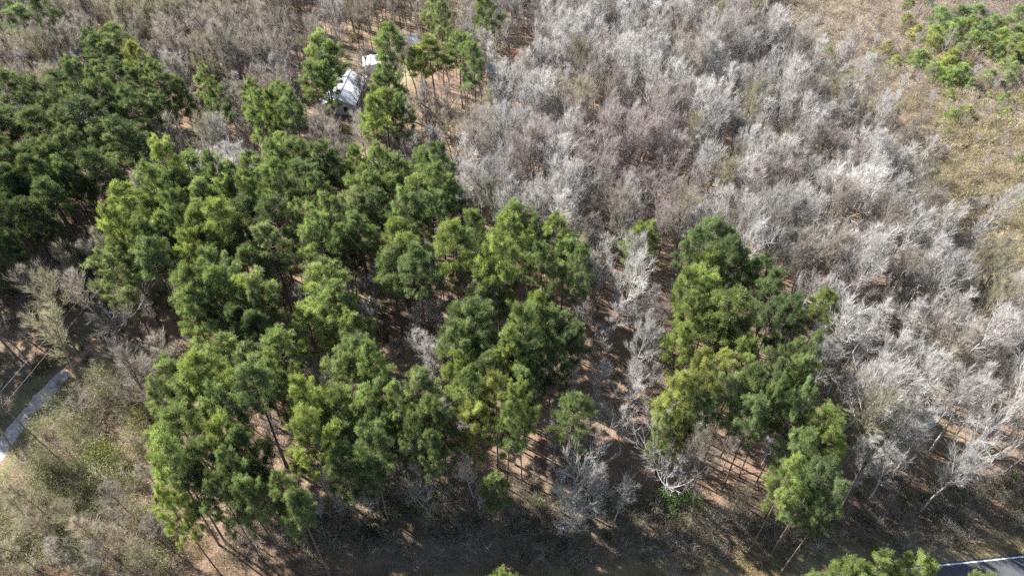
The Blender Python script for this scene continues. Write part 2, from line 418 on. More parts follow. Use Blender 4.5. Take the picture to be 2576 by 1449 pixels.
# ------------------------------------------------------------------ ground
def ground_z(x, y):
    z = 0.10*noise(x, y, 26.0)+0.04*noise(x+40, y, 7.0)
    o = road_off(x, y)
    z = np.where(o < 3.0, z*np.clip((o-1.0)/2.0, 0, 1), z)
    z = z-0.55*np.exp(-((o-6.2)/1.5)**2)
    return np.where(o < 1.0, -0.03, z)
def ground_mesh():
    xs = np.concatenate([[-3000, -900, -400, -260], np.arange(-200, 200.1, 1.25), [260, 400, 900, 3000]])
    ys = np.concatenate([[-3000, -800, -200, -60, -10], np.arange(14, 240.1, 1.25), [300, 420, 900, 3000]])
    X, Y = np.meshgrid(xs, ys); Z = ground_z(X, Y)
    V = np.stack([X, Y, Z], -1).reshape(-1, 3); nx, ny = len(xs), len(ys)
    i = np.arange(nx-1)[None]+np.arange(ny-1)[:, None]*nx; i = i.ravel()
    Fq = np.stack([i, i+1, i+nx+1, i+nx], 1)
    c = np.zeros((ny, nx, 3)); n1 = noise(X, Y, 9.0)[..., None]; n2 = noise(X-70, Y+30, 31.0)[..., None]
    litter = np.array([.205, .142, .10]); moss = np.array([.13, .12, .065]); dark = np.array([.12, .085, .06])
    c[:] = litter+(moss-litter)*np.clip(n2*.6+.15, 0, 1)+(dark-litter)*np.clip(n1*.35, 0, .7)
    f = inside(FIELD, X, Y)[..., None]; c = np.where(f, np.array([.17, .132, .098])+0.03*n1, c)
    yd = inside(YARD, X+1.2*noise(X, Y, 5), Y+1.2*noise(Y, X, 5))[..., None]; c = np.where(yd, np.array([.20, .165, .10])+0.05*n1, c)
    o = road_off(X, Y)[..., None]; tl = (treeline_y(X)-Y)[..., None]
    w = np.clip((tl+2.5+1.5*n1)/5, 0, 1); w2 = np.clip((6.0-o+1.2*n1)/3, 0, 1)
    dry = np.array([.165, .115, .08])+0.03*n2; grass = np.array([.17, .135, .075])+0.03*n1
    c = c+(dry-c)*w; c = c+(grass-c)*w2*w
    dd = seg_dist(DRIVE, X, Y)[..., None]; c = c+(np.array([.12, .16, .05])-c)*np.clip(1-np.abs(dd-2.6)/1.2, 0, 1)*.7
    me = mesh_from('ground', V, Fq, [M_GROUND], smooth=True)
    a = me.attributes.new('gcol', 'FLOAT_COLOR', 'POINT')
    rgba = np.ones((V.shape[0], 4), np.float32); rgba[:, :3] = np.clip(c, .02, .6).reshape(-1, 3); a.data.foreach_set('color', rgba.ravel())
    return me
def ground_material():
    m, nt, out = nodes_of('leaf_litter')
    at = nt.nodes.new('ShaderNodeAttribute'); at.attribute_name = 'gcol'
    tc = nt.nodes.new('ShaderNodeTexCoord'); p = nt.nodes.new('ShaderNodeBsdfPrincipled')
    col = at.outputs['Color']; hs = None
    for sc, dt, lo, hi in ((0.35, 6, .4, 1.65), (4.0, 7, .3, 1.8)):
        nz = nt.nodes.new('ShaderNodeTexNoise'); nz.inputs['Scale'].default_value = sc; nz.inputs['Detail'].default_value = dt
        nz.inputs['Roughness'].default_value = .7
        nt.links.new(tc.outputs['Object'], nz.inputs['Vector']); col = mul(nt, col, ranged(nt, nz.outputs[0], lo, hi)); hs = nz
    vo = nt.nodes.new('ShaderNodeTexVoronoi'); vo.inputs['Scale'].default_value = 9
    nt.links.new(tc.outputs['Object'], vo.inputs['Vector']); col = mul(nt, col, ranged(nt, vo.outputs['Distance'], 1.25, .6))
    nt.links.new(col, p.inputs['Base Color']); p.inputs['Roughness'].default_value = .95; p.inputs['Specular IOR Level'].default_value = .1
    b = nt.nodes.new('ShaderNodeBump'); b.inputs['Strength'].default_value = .8; b.inputs['Distance'].default_value = .25
    nt.links.new(hs.outputs[0], b.inputs['Height']); nt.links.new(b.outputs[0], p.inputs['Normal'])
    nt.links.new(p.outputs[0], out.inputs[0]); return m
M_GROUND = ground_material()
g = link_mesh('ground', ground_mesh()); g['kind'] = 'structure'

def strip(name, path, width, mat, lift=0.05, jag=0.25, step=0.8):
    P = [np.array(p) for p in path]; pts = []
    for a, b in zip(P[:-1], P[1:]):
        n = max(2, int(np.linalg.norm(b-a)/step)); pts += [a+(b-a)*i/n for i in range(n)]
    pts.append(P[-1]); pts = np.array(pts)
    for _ in range(6): pts[1:-1] = (pts[:-2]+2*pts[1:-1]+pts[2:])/4
    V, Fs = [], []; K = 6
    for i, p in enumerate(pts):
        d = pts[min(i+1, len(pts)-1)]-pts[max(i-1, 0)]; d /= np.linalg.norm(d); nrm = np.array([-d[1], d[0]])
        wl = width/2*(1+jag*noise(p[0]*1.0, p[1], 4.0)); wr = width/2*(1+jag*noise(p[0]+99, p[1], 4.5))
        for k in range(K+1):
            s_ = k/K; q = p+nrm*(wl-(wl+wr)*s_)
            z = float(ground_z(np.array(q[0]), np.array(q[1])))+lift-(0.06 if k in (0, K) else 0)-0.03*(abs(s_-.27) < .1)-0.03*(abs(s_-.73) < .1)
            V.append((q[0], q[1], z))
    for i in range(len(pts)-1):
        for k in range(K):
            a = i*(K+1)+k; Fs.append((a, a+1, a+K+2, a+K+1))
    o = link_mesh(name, mesh_from(name, V, Fs, [mat], smooth=True)); o['kind'] = 'structure'; return o
M_GRAVEL = plain_mat('pale_gravel', (.33, .31, .285), .95, .1, 1.6, .45, bump=.6)
M_DIRT = plain_mat('bare_dirt', (.30, .20, .13), .95, .1, 1.5, .25, bump=.4)
strip('gravel_driveway', DRIVE[:6]+[(DRIVE[5]+DRIVE[6])/2], 2.2, M_GRAVEL, .07, .45)
strip('dirt_track', DRIVE[5:], 1.8, M_DIRT, .045, .5)
strip('dirt_path', DPATH, 4.0, M_DIRT, .06, .2)

# the road: asphalt with white edge lines and a yellow centre line
def road_pt(s_, o, z): q = RA+RD*s_+RN*o; return (q[0], q[1], z)
M_ASPH = plain_mat('asphalt', (.062, .063, .068), .9, .25, 6.0, .22, bump=.15)
M_WHITE = plain_mat('worn_white_paint', (.72, .72, .70), .7, .3, 14.0, .16)
M_YELL = plain_mat('worn_yellow_paint', (.62, .40, .05), .7, .3, 14.0, .16)
mb = MB(); ns = 120
for i in range(ns):
    a, b = -220+440*i/ns, -220+440*(i+1)/ns
    ea, eb = .28+.09*math.sin(a*1.3)+.05*math.sin(a*3.7), .28+.09*math.sin(b*1.3)+.05*math.sin(b*3.7)
    mb.quad(road_pt(a, -7.2, .02), road_pt(b, -7.2, .02), road_pt(b, -3.4, .07), road_pt(a, -3.4, .07))
    mb.quad(road_pt(a, -3.4, .07), road_pt(b, -3.4, .07), road_pt(b, eb, .02), road_pt(a, ea, .02))
rd = mb.build('road', M_ASPH); rd['kind'] = 'structure'
for nm, o0, wd, mt in (('edge_line', 0.0, .15, M_WHITE), ('edge_line', -6.75, .15, M_WHITE), ('centre_line', -3.28, .12, M_YELL), ('centre_line', -3.52, .12, M_YELL)):
    mb = MB()
    zz = lambda o: (.07-(.05)*(o+3.4)/3.68 if o > -3.4 else .07-(.05)*(-3.4-o)/3.8)+.006
    for i in range(110):
        a, b = -220+4*i, -220+4*(i+1)
        mb.quad(road_pt(a, o0-wd/2, zz(o0-wd/2)), road_pt(b, o0-wd/2, zz(o0-wd/2)), road_pt(b, o0+wd/2, zz(o0+wd/2)), road_pt(a, o0+wd/2, zz(o0+wd/2)))
    mb.build(nm, mt, rd)

# ------------------------------------------------------------------ buildings in the clearing
M_ROOFW = plain_mat('white_metal_roof', (.50, .52, .54), .5, .3, 1.4, .2, stretch=(.25, 1, 1))
M_TRIM = plain_mat('white_trim', (.75, .75, .74), .5, .3, 3, .05)
M_SIDING = plain_mat('pale_siding', (.50, .50, .49), .7, .3, 2, .07)
M_GLASS = plain_mat('dark_glass', (.03, .035, .04), .12, .6, 2, .05)
M_DOOR = plain_mat('grey_door', (.30, .29, .27), .6, .3, 3, .08)
M_ROOFB = plain_mat('blue_grey_metal_roof', (.33, .39, .46), .4, .5, 2, .10)
M_ROOFR = plain_mat('red_brown_shingle', (.30, .15, .105), .9, .15, 5, .22, bump=.3)
M_WOODB = plain_mat('weathered_boards', (.16, .145, .13), .85, .2, 3, .18)
M_CANVAS = plain_mat('white_canvas', (.86, .86, .86), .8, .2, 3, .03)
M_POLE = plain_mat('tarred_pole', (.055, .046, .04), .85, .2, 6, .2, stretch=(1, 1, .1))
M_STEEL = plain_mat('steel', (.42, .42, .42), .45, .5, 8, .08, metallic=.6)
M_WIRE = plain_mat('bare_wire', (.30, .29, .27), .5, .5, 8, .08)
def gable_house(name, label, cat, loc, rz, L, W, eave, ridge, wall_m, roof_m, ribs, over=.35, windows=()):
    t = thing(name, label, cat, loc, rz); h = W/2
    mb = MB(); mb.box((0, 0, .15), (W+.1, L+.1, .5)); mb.build('foundation', M_WOODB, t)
    mb = MB()
    mb.quad((-h, -L/2, .4), (h, -L/2, .4), (h, -L/2, eave), (0, -L/2, ridge), (-h, -L/2, eave))
    mb.quad((h, L/2, .4), (-h, L/2, .4), (-h, L/2, eave), (0, L/2, ridge), (h, L/2, eave))
    mb.quad((h, -L/2, .4), (h, L/2, .4), (h, L/2, eave), (h, -L/2, eave)); mb.quad((-h, L/2, .4), (-h, -L/2, .4), (-h, -L/2, eave), (-h, L/2, eave))
    nbd = int((eave-.4)/.25)
    for k in range(nbd):
        z = .52+k*.25
        mb.box((h+.008, 0, z), (.02, L, .03)); mb.box((-h-.008, 0, z), (.02, L, .03)); mb.box((0, -L/2-.008, z), (W, .02, .03))
    mb.build('wall', wall_m, t)
    sl = (ridge-eave)/h; e = h+over; ze = eave-sl*over
    for sx in (-1, 1):
        p = [(0, -L/2-over, ridge+.06), (sx*e, -L/2-over, ze+.06), (sx*e, L/2+over, ze+.06), (0, L/2+over, ridge+.06)]
        if sx < 0: p = p[::-1]
        rs_ = MB().slab(p, .05).build('roof_slope', roof_m, t)
        if ribs:
            nr = int((L+2*over)/.6)
            for k in range(nr+1):
                y = -L/2-over+.02+(L+2*over-.04)*k/nr
                MB().slab([(sx*.10, y-.02, ridge+.09-sl*.10), (sx*e, y-.02, ze+.09), (sx*e, y+.02, ze+.09), (sx*.10, y+.02, ridge+.09-sl*.10)][::(1 if sx > 0 else -1)], .03).build('rib', roof_m, rs_)
        MB().box((sx*(e+.025), 0, ze-.02), (.04, L+2*over, .17)).build('fascia', M_TRIM, t)
    MB().slab([(-.16, -L/2-over-.01, ridge+.07), (0, -L/2-over-.01, ridge+.15), (.16, -L/2-over-.01, ridge+.07), (.16, L/2+over+.01, ridge+.07), (0, L/2+over+.01, ridge+.15), (-.16, L/2+over+.01, ridge+.07)][::-1], .02).build('ridge_cap', roof_m, t)
    for (face, c, wd, ht, zc, kind) in windows:
        if face == 'right': pos = lambda d: (h+d, c, zc); sz = lambda d, a: (d, wd+a, ht+a)
        else: pos = lambda d: (c, -L/2-d, zc); sz = lambda d, a: (wd+a, d, ht+a)
        f = MB().box(pos(.03), sz(.06, .16)).build('window' if kind == 'w' else 'door', M_TRIM, t)
        MB().box(pos(.055), sz(.03, 0)).build('pane' if kind == 'w' else 'door_leaf', M_GLASS if kind == 'w' else M_DOOR, f)
    return t
gable_house('farm_house', 'long white metal-roofed house standing half hidden among the pines', 'house', (-37.6, 140.0, 0), R(-3.5), 12.4, 6.8, 2.9, 4.3, M_SIDING, M_ROOFW, True,
            windows=[('right', -3.8, 1.0, 1.2, 1.7, 'w'), ('right', 0.2, 1.0, 1.2, 1.7, 'w'), ('right', 2.4, .95, 2.0, 1.42, 'd'), ('right', 4.4, 1.0, 1.2, 1.7, 'w'), ('front', -1.7, 1.0, 1.2, 1.7, 'w'), ('front', 1.5, 1.0, 1.2, 1.7, 'w')])
gable_house('blue_roofed_shed', 'small shed with blue-grey metal roof behind the lone clearing pine', 'shed', (-25.2, 167.0, 0), R(84), 4.4, 3.4, 2.2, 3.0, M_WOODB, M_ROOFB, True, windows=[('right', 0, .9, 1.9, 1.35, 'd')])
gable_house('low_cabin', 'low cabin with red-brown roof and white fascia in the leafless wood', 'cabin', (2.6, 157.8, 0), R(-90), 8.0, 6.0, 2.3, 3.9, M_WOODB, M_ROOFR, False,
            windows=[('right', -2.2, .9, 1.0, 1.5, 'w'), ('right', 0.4, .9, 1.9, 1.35, 'd'), ('right', 2.5, .9, 1.0, 1.5, 'w')])
# white canopy beside the house
t = thing('canopy_shelter', 'bright white peaked canvas canopy on posts beyond the house', 'canopy', (-33.9, 155.6, 0), R(18))
for x in (-1.9, 1.9):
    for y in (-2.3, 2.3): MB().tube([(x, y, -.1), (x, y, 2.35)], .035).build('post', M_STEEL, t)
mb = MB(); ring = [(-2.05, -2.45), (0, -2.5), (2.05, -2.45), (2.1, 0), (2.05, 2.45), (0, 2.5), (-2.05, 2.45), (-2.1, 0)]
mid = [(x*.5, y*.5) for x, y in ring]
for i in range(8):
    j = (i+1) % 8; zs = 2.3 if True else 0
    mb.slab([(*ring[i], zs), (*ring[j], zs), (*mid[j], 2.85), (*mid[i], 2.85)], .02); mb.slab([(*mid[i], 2.85), (*mid[j], 2.85), (0, 0, 3.6)], .02)
mb.build('canvas_roof', M_CANVAS, t)
mb = MB()
for i in range(8):
    j = (i+1) % 8; mb.quad((*ring[i], 2.28), (*ring[j], 2.28), (ring[j][0], ring[j][1], 1.98+.04*(j % 2)), (ring[i][0], ring[i][1], 1.98+.04*(i % 2)))
mb.build('valance', M_CANVAS, t)
mb = MB(); mb.quad((-2.0, -2.4, 0.02), (-2.0, 2.4, 0.02), (-2.0, 2.4, 2.0), (-2.0, -2.4, 2.0)); mb.quad((-2.0, -2.38, .02), (2.0, -2.38, .02), (2.0, -2.38, 2.0), (-2.0, -2.38, 2.0)); mb.build('side_curtain', M_CANVAS, t)
# small white lidded box left of the house
p = place(599, 186, .8); t = thing('storage_box', 'small white lidded storage box alone under bare trees left of the house', 'box', (p[0], p[1], 0), R(30))
MB().box((0, 0, .42), (1.5, .9, .85)).build('box_body', M_SIDING, t); MB().box((0, 0, .89), (1.62, 1.02, .09)).build('lid', M_TRIM, t); MB().box((0, -.47, .7), (.12, .05, .16)).build('latch', M_STEEL, t)

# utility pole and its wires
pa, pb = place(236, 713.5, 9.6), place(246.5, 733.5, 9.6); pc = (pa+pb)/2
t = thing('utility_pole', 'dark wooden utility pole with crossarm in the shaded gap above the driveway', 'pole', (pc[0], pc[1], 0))
MB().tube([(0, 0, -.3), (0, 0, 5), (0, 0, 10.2)], [.16, .14, .11], 10).build('shaft', M_POLE, t)
ca = pb-pa; ca = ca/np.linalg.norm(ca)*1.25; rz = math.atan2(ca[1], ca[0])
MB().box((.12*math.sin(rz), -.12*math.cos(rz), 9.45), (2.6, .1, .13), rz).build('crossarm', M_POLE, t)
for sg in (-1, 1):
    c0 = ca*sg*.94; MB().tube([(c0[0], c0[1], 9.5), (c0[0], c0[1], 9.58), (c0[0], c0[1], 9.66), (c0[0], c0[1], 9.72)], [.05, .06, .045, .02], 8).build('insulator', M_GLASS, t)
    MB().tube([(c0[0]*.6, c0[1]*.6, 9.4), (0, 0, 8.7)], .02, 6).build('brace', M_POLE, t)
def wire(a, b, sag, label):
    n = 28; pts = []
    for i in range(n+1):
        s_ = i/n; q = np.array(a)+(np.array(b)-np.array(a))*s_; q[2] -= sag*4*s_*(1-s_); pts.append(q)
    tag(MB().tube(pts, .014, 5).build('power_wire', M_WIRE), label, 'wire')
for sg, (ul, vl), (ud, vd), w1, w2 in ((-1, (-260, 684), (-300, 1320), 'upper', 'left'), (1, (-260, 708), (-290, 1360), 'lower', 'right')):
    c0 = pc+ca*sg*.94; q1 = place(ul, vl, 9.7); q2 = place(ud, vd, 9.7)
    wire((c0[0], c0[1], 9.72), (*q1, 9.7), .25, f'{w1} of two bare wires running left from the pole crossarm')
    wire((c0[0], c0[1], 9.72), (*q2, 9.7), .35, f'{w2} of two wires running down towards the gravel driveway')

# ------------------------------------------------------------------ pines
rnd = random.Random(11)
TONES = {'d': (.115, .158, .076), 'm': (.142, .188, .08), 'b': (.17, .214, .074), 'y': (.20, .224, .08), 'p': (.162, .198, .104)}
WORD = {'d': 'dark green', 'm': 'mid green', 'b': 'bright green', 'y': 'yellow-green', 'p': 'pale green'}
ORD = ['leftmost', 'second from left', 'third from left', 'fourth from left', 'fifth from left', 'sixth from left', 'seventh from left', 'eighth from left', 'ninth from left', 'tenth from left', 'eleventh from left', 'twelfth from left']
PV = []
for k in range(12):
    Hk = 18+2*(k % 3); Rk = 3.3+.35*(k % 4)
    tr, nd = build_pine(100+k, Hk, Rk, .38+.04*(k % 4), 36+4*(k % 3), .46, 1.0, .50+.09*(k % 3))
    PV.append((Hk, Rk, mesh_from('pine_trunk', *tr[:2], [M_PBARK], None, tr[2]), mesh_from('pine_crown', *nd[:2], [M_PINE], None, nd[2]), 1-(.38+.04*(k % 4))))
YV = []
for k in range(6):
    tr, nd = build_pine(300+k, 6.0, 1.9+.15*(k % 3), .9, 36, .32, .9, .75)
    YV.append((6.0, 1.9+.15*(k % 3), mesh_from('young_pine_trunk', *tr[:2], [M_PBARK], None, tr[2]), mesh_from('young_pine_crown', *nd[:2], [M_PINE], None, nd[2])))
PINES = {
 ('in the far top left corner', 'tall pine'): [(70, 60, 46, 'd'), (110, 35, 40, 'd'), (45, 20, 36, 'd')],
 ('in loose rows above left stand', 'pine'): [(255, 140, 36, 'd'), (300, 118, 32, 'm'), (360, 165, 34, 'y'), (232, 118, 28, 'd'), (405, 215, 34, 'd'), (345, 215, 36, 'd'), (290, 195, 38, 'd'), (470, 240, 26, 'd'), (520, 215, 24, 'p'), (545, 262, 26, 'd')],
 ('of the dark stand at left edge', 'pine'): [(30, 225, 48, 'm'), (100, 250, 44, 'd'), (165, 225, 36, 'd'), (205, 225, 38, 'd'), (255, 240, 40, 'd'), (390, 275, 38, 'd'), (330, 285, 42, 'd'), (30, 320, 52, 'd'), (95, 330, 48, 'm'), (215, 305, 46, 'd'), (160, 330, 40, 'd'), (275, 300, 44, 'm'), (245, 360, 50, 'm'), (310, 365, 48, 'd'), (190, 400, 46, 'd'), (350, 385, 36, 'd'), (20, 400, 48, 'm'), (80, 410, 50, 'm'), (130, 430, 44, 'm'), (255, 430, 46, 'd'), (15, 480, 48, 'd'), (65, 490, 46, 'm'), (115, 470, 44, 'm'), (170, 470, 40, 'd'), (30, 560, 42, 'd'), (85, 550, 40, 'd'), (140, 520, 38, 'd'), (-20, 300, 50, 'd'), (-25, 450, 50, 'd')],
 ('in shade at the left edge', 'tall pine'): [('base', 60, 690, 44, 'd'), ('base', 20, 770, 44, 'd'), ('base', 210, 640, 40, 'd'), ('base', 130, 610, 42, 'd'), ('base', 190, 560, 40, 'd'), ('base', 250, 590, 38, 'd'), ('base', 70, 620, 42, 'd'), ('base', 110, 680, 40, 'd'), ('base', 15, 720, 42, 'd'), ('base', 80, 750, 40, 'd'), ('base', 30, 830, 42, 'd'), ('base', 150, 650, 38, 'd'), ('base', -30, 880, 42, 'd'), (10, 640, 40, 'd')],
 ('between the house and the left stand', 'pine'): [(640, 250, 32, 'm'), (660, 300, 28, 'm'), (720, 262, 32, 'm'), (745, 290, 28, 'd'), (690, 285, 26, 'm')],
 ('close around the white-roofed house', 'pine'): [(805, 135, 38, 'm'), (820, 180, 36, 'd'), (790, 205, 34, 'm'), (835, 150, 28, 'd'), (828, 208, 24, 'm'), (968, 195, 32, 'm'), (952, 240, 30, 'm'), (985, 235, 34, 'd'), (965, 275, 40, 'b'), (940, 300, 34, 'b'), (1005, 290, 34, 'd')],
 ('in the clearing beyond the house', 'pine'): [(985, 118, 38, 'm'), (1085, 140, 38, 'y'), (1155, 130, 36, 'm'), (1190, 165, 32, 'd'), (1060, 165, 28, 'y')],
 ('far back above the clearing', 'pine'): [(1232, 48, 32, 'm'), (1088, 30, 28, 'p'), (1105, 62, 26, 'p')],
 ('in the back block of central stand', 'pine'): [(715, 375, 40, 'm'), (750, 395, 42, 'm'), (690, 410, 36, 'm'), (815, 415, 42, 'd'), (850, 430, 38, 'd'), (900, 425, 32, 'm'), (640, 440, 36, 'm'), (590, 465, 34, 'm'), (545, 450, 32, 'd'), (480, 430, 42, 'm'), (425, 430, 40, 'b'), (395, 480, 42, 'm'), (455, 490, 44, 'm'), (520, 500, 40, 'm'), (580, 515, 38, 'm'), (640, 500, 40, 'm'), (700, 470, 42, 'm'), (760, 460, 42, 'd'), (800, 490, 38, 'd')],
 ('in the left block of central stand', 'pine'): [(330, 530, 42, 'b'), (390, 545, 44, 'm'), (450, 550, 42, 'm'), (310, 590, 42, 'b'), (370, 610, 42, 'm'), (500, 575, 42, 'm'), (560, 570, 40, 'b'), (620, 560, 42, 'd'), (690, 555, 42, 'd'), (430, 620, 42, 'd'), (490, 640, 40, 'b'), (545, 640, 40, 'm'), (600, 620, 42, 'd'), (680, 625, 48, 'p'), (320, 660, 44, 'm'), (295, 690, 40, 'p'), (390, 670, 42, 'd'), (560, 690, 42, 'd'), (640, 665, 40, 'd')],
 ('in the right block of central stand', 'pine'): [(960, 430, 36, 'm'), (1000, 440, 34, 'm'), (1060, 425, 38, 'm'), (1100, 430, 36, 'd'), (925, 480, 46, 'm'), (980, 490, 44, 'm'), (1050, 495, 46, 'b'), (1105, 480, 44, 'm'), (1140, 520, 40, 'd'), (890, 530, 44, 'p'), (950, 540, 42, 'd'), (1020, 550, 42, 'd'), (1090, 545, 44, 'd'), (830, 570, 48, 'm'), (800, 615, 44, 'm'), (860, 610, 42, 'd'), (760, 580, 40, 'm'), (900, 590, 38, 'd')],
 ('in group right of central stand', 'pine'): [(1000, 600, 40, 'b'), (1015, 640, 54, 'b'), (985, 680, 42, 'm'), (1050, 690, 44, 'd'), (1140, 640, 46, 'b'), (1200, 600, 40, 'm'), (1300, 555, 38, 'm'), (1275, 600, 46, 'b'), (1335, 600, 42, 'd'), (1400, 600, 46, 'b'), (1420, 650, 44, 'm'), (1255, 690, 56, 'b'), (1370, 680, 42, 'm'), (1235, 740, 44, 'p'), (1450, 690, 32, 'd')],
 ('standing alone in the leafless wood', 'round-topped pine'): [(1605, 615, 44, 'b')],
 ('in the middle of left stand', 'pine'): [(500, 745, 48, 'm'), (560, 740, 50, 'm'), (615, 760, 48, 'b'), (660, 750, 40, 'p'), (480, 800, 48, 'm'), (540, 810, 46, 'p'), (600, 815, 48, 'd'), (650, 830, 40, 'd'), (805, 735, 64, 'b'), (850, 770, 46, 'm'), (775, 835, 50, 'b'), (890, 840, 46, 'b'), (900, 905, 54, 'm'), (860, 950, 46, 'p'), (940, 930, 40, 'm')],
 ('in the lower left stand', 'pine'): [(590, 900, 50, 'm'), (650, 920, 50, 'p'), (710, 890, 42, 'm'), (690, 960, 46, 'm'), (640, 985, 48, 'd'), (520, 960, 50, 'b'), (450, 955, 46, 'm'), (490, 1000, 50, 'm'), (420, 1010, 42, 'p'), (570, 1040, 46, 'd'), (470, 1080, 54, 'm'), (400, 1130, 50, 'b'), (430, 1190, 48, 'm'), (560, 1110, 52, 'b'), (620, 1120, 42, 'd'), (530, 1170, 48, 'd'), (590, 1190, 46, 'd'), (650, 1200, 44, 'd'), (480, 1230, 46, 'd'), (440, 1290, 42, 'b'), (570, 1260, 48, 'd'), (640, 1270, 46, 'd'), (720, 1250, 46, 'd'), (760, 1290, 42, 'd')],
 ('in the lower central group', 'pine'): [(780, 1010, 44, 'b'), (850, 1045, 56, 'b'), (920, 1050, 46, 'm'), (790, 1110, 56, 'b'), (860, 1120, 52, 'm'), (930, 1130, 50, 'd'), (970, 1100, 40, 'd'), (860, 1190, 48, 'd'), (930, 1195, 44, 'd'), (965, 1000, 36, 'd'), (1010, 1020, 38, 'm'), (1060, 1000, 42, 'p'), (1085, 1060, 46, 'm'), (1115, 1100, 42, 'd'), (1050, 1090, 38, 'd'), (1095, 1140, 36, 'd')],
 ('in the centre group below the gap', 'pine'): [(1185, 825, 54, 'm'), (1150, 880, 48, 'm'), (1225, 870, 46, 'd'), (1345, 790, 44, 'b'), (1320, 840, 52, 'm'), (1390, 840, 54, 'm'), (1430, 870, 42, 'd'), (1270, 895, 44, 'b'), (1330, 920, 46, 'd'), (1390, 910, 42, 'd'), (1240, 950, 46, 'm'), (1160, 950, 38, 'b'), (1180, 1000, 40, 'm'), (1320, 980, 40, 'd'), (1250, 1020, 50, 'y'), (1315, 1040, 42, 'b'), (1215, 1070, 44, 'y'), (1270, 1090, 44, 'm'), (1440, 1050, 44, 'm')],
 ('alone among shadows near the verge', 'small pine'): [(1235, 1225, 36, 'm')],
 ('at the top of the right-hand group', 'pine'): [(1790, 615, 46, 'd'), (1735, 640, 38, 'd'), (1840, 650, 38, 'd'), (1850, 690, 46, 'm'), (1900, 700, 42, 'd'), (1780, 690, 40, 'b'), (1730, 730, 46, 'b'), (1945, 740, 44, 'd'), (1790, 760, 50, 'b'), (1840, 800, 52, 'b'), (1730, 800, 48, 'b'), (1780, 850, 52, 'b'), (1710, 860, 40, 'b'), (1940, 800, 40, 'd'), (1850, 850, 40, 'd'), (1980, 800, 32, 'd')],
 ('apart right of the right-hand group', 'narrow pine'): [(2068, 780, 36, 'b')],
 ('at the foot of right-hand group', 'pine'): [(1860, 910, 48, 'b'), (1810, 935, 46, 'y'), (1760, 960, 44, 'y'), (1700, 1010, 46, 'y'), (1760, 1040, 44, 'p'), (1830, 1000, 46, 'p'), (1880, 980, 42, 'm'), (1990, 910, 42, 'm'), (1940, 950, 40, 'p'), (2030, 900, 36, 'p'), (2000, 960, 38, 'm'), (1940, 1020, 38, 'm'), (1990, 1040, 34, 'd'), (1890, 1060, 34, 'd'), (1655, 1095, 32, 'p'), (1700, 1085, 34, 'y')],
 ('by the verge at lower right', 'tall pine'): [(2060, 1070, 46, 'b'), (2075, 1130, 44, 'b'), (2010, 1150, 46, 'm'), (1985, 1210, 46, 'b'), (2055, 1215, 44, 'd'), (2020, 1260, 46, 'd'), (2070, 1280, 34, 'd')],
 ('at bottom edge beside the road', 'pine'): [(2130, 1462, 52, 'b'), (2210, 1448, 52, 'b'), (2290, 1462, 48, 'b'), (2180, 1500, 52, 'b'), (2460, 1490, 44, 'b'), (1275, 1490, 46, 'b'), (2060, 1500, 44, 'b')],
}
PPOS = []
def ordinal_labels(items, make):
    """items: dicts with u,v. Rows of up to 8 by depth, then left-to-right in the row."""
    items = sorted(items, key=lambda d: d['v']); n = len(items); nr = max(1, math.ceil(n/9)); per = math.ceil(n/nr)
    names = {1: [''], 2: ['back row', 'front row'], 3: ['back row', 'middle row', 'front row'], 4: ['back row', 'second row', 'third row', 'front row']}.get(nr)
    for r_ in range(nr):
        row = sorted(items[r_*per:(r_+1)*per], key=lambda d: d['u'])
        for i, d in enumerate(row):
            d['label'] = make(d, '' if len(row) == 1 else (ORD[i] if i < len(row)-1 or len(row) < 3 else 'rightmost'), names[r_])
def make_tree(name, label, cat, grp, loc, rz, sxy, sz, trunk, crown, ccol, tcol=None, tilt=0.0):
    t = thing(name, label, cat, loc, rz, grp); t.scale = (sxy, sxy, sz)
    t.rotation_euler = (tilt*math.cos(rz), tilt*math.sin(rz), rz)
    link_mesh('trunk', trunk, t, tcol or ccol); link_mesh('crown', crown, t, ccol); return t
for (phrase, kindw), lst in PINES.items():
    items = []
    for ent in lst:
        at_base = ent[0] == 'base'; u, v, r, tone = ent[-4:]
        h = rnd.uniform(16.0, 21.5); r = r*rnd.uniform(.88, 1.12)
        if 'small' in kindw: h = 13
        if 'round' in kindw or 'narrow' in kindw: h = 16
        if 'bottom edge' in phrase: h = 15
        p = place(u, v, 0 if at_base else h*.78); u, v, dep = project(p[0], p[1], h*.78)
        items.append(dict(u=u, v=v, p=p, h=h, R=r*dep/F, tone=tone))
    ordinal_labels(items, lambda d, o, row: ' '.join(f"{WORD[d['tone']]} {kindw} {phrase}{', ' if o else ''}{o}{', ' if row else ''}{row}".split()))
    for d in items:
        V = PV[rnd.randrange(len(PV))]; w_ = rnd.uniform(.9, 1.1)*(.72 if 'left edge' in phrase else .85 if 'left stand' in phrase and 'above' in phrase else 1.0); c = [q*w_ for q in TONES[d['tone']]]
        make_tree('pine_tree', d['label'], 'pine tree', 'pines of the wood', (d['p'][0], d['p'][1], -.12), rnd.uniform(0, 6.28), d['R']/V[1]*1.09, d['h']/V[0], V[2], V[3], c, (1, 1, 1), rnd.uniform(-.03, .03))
        PPOS.append((d['p'][0], d['p'][1], d['R']))
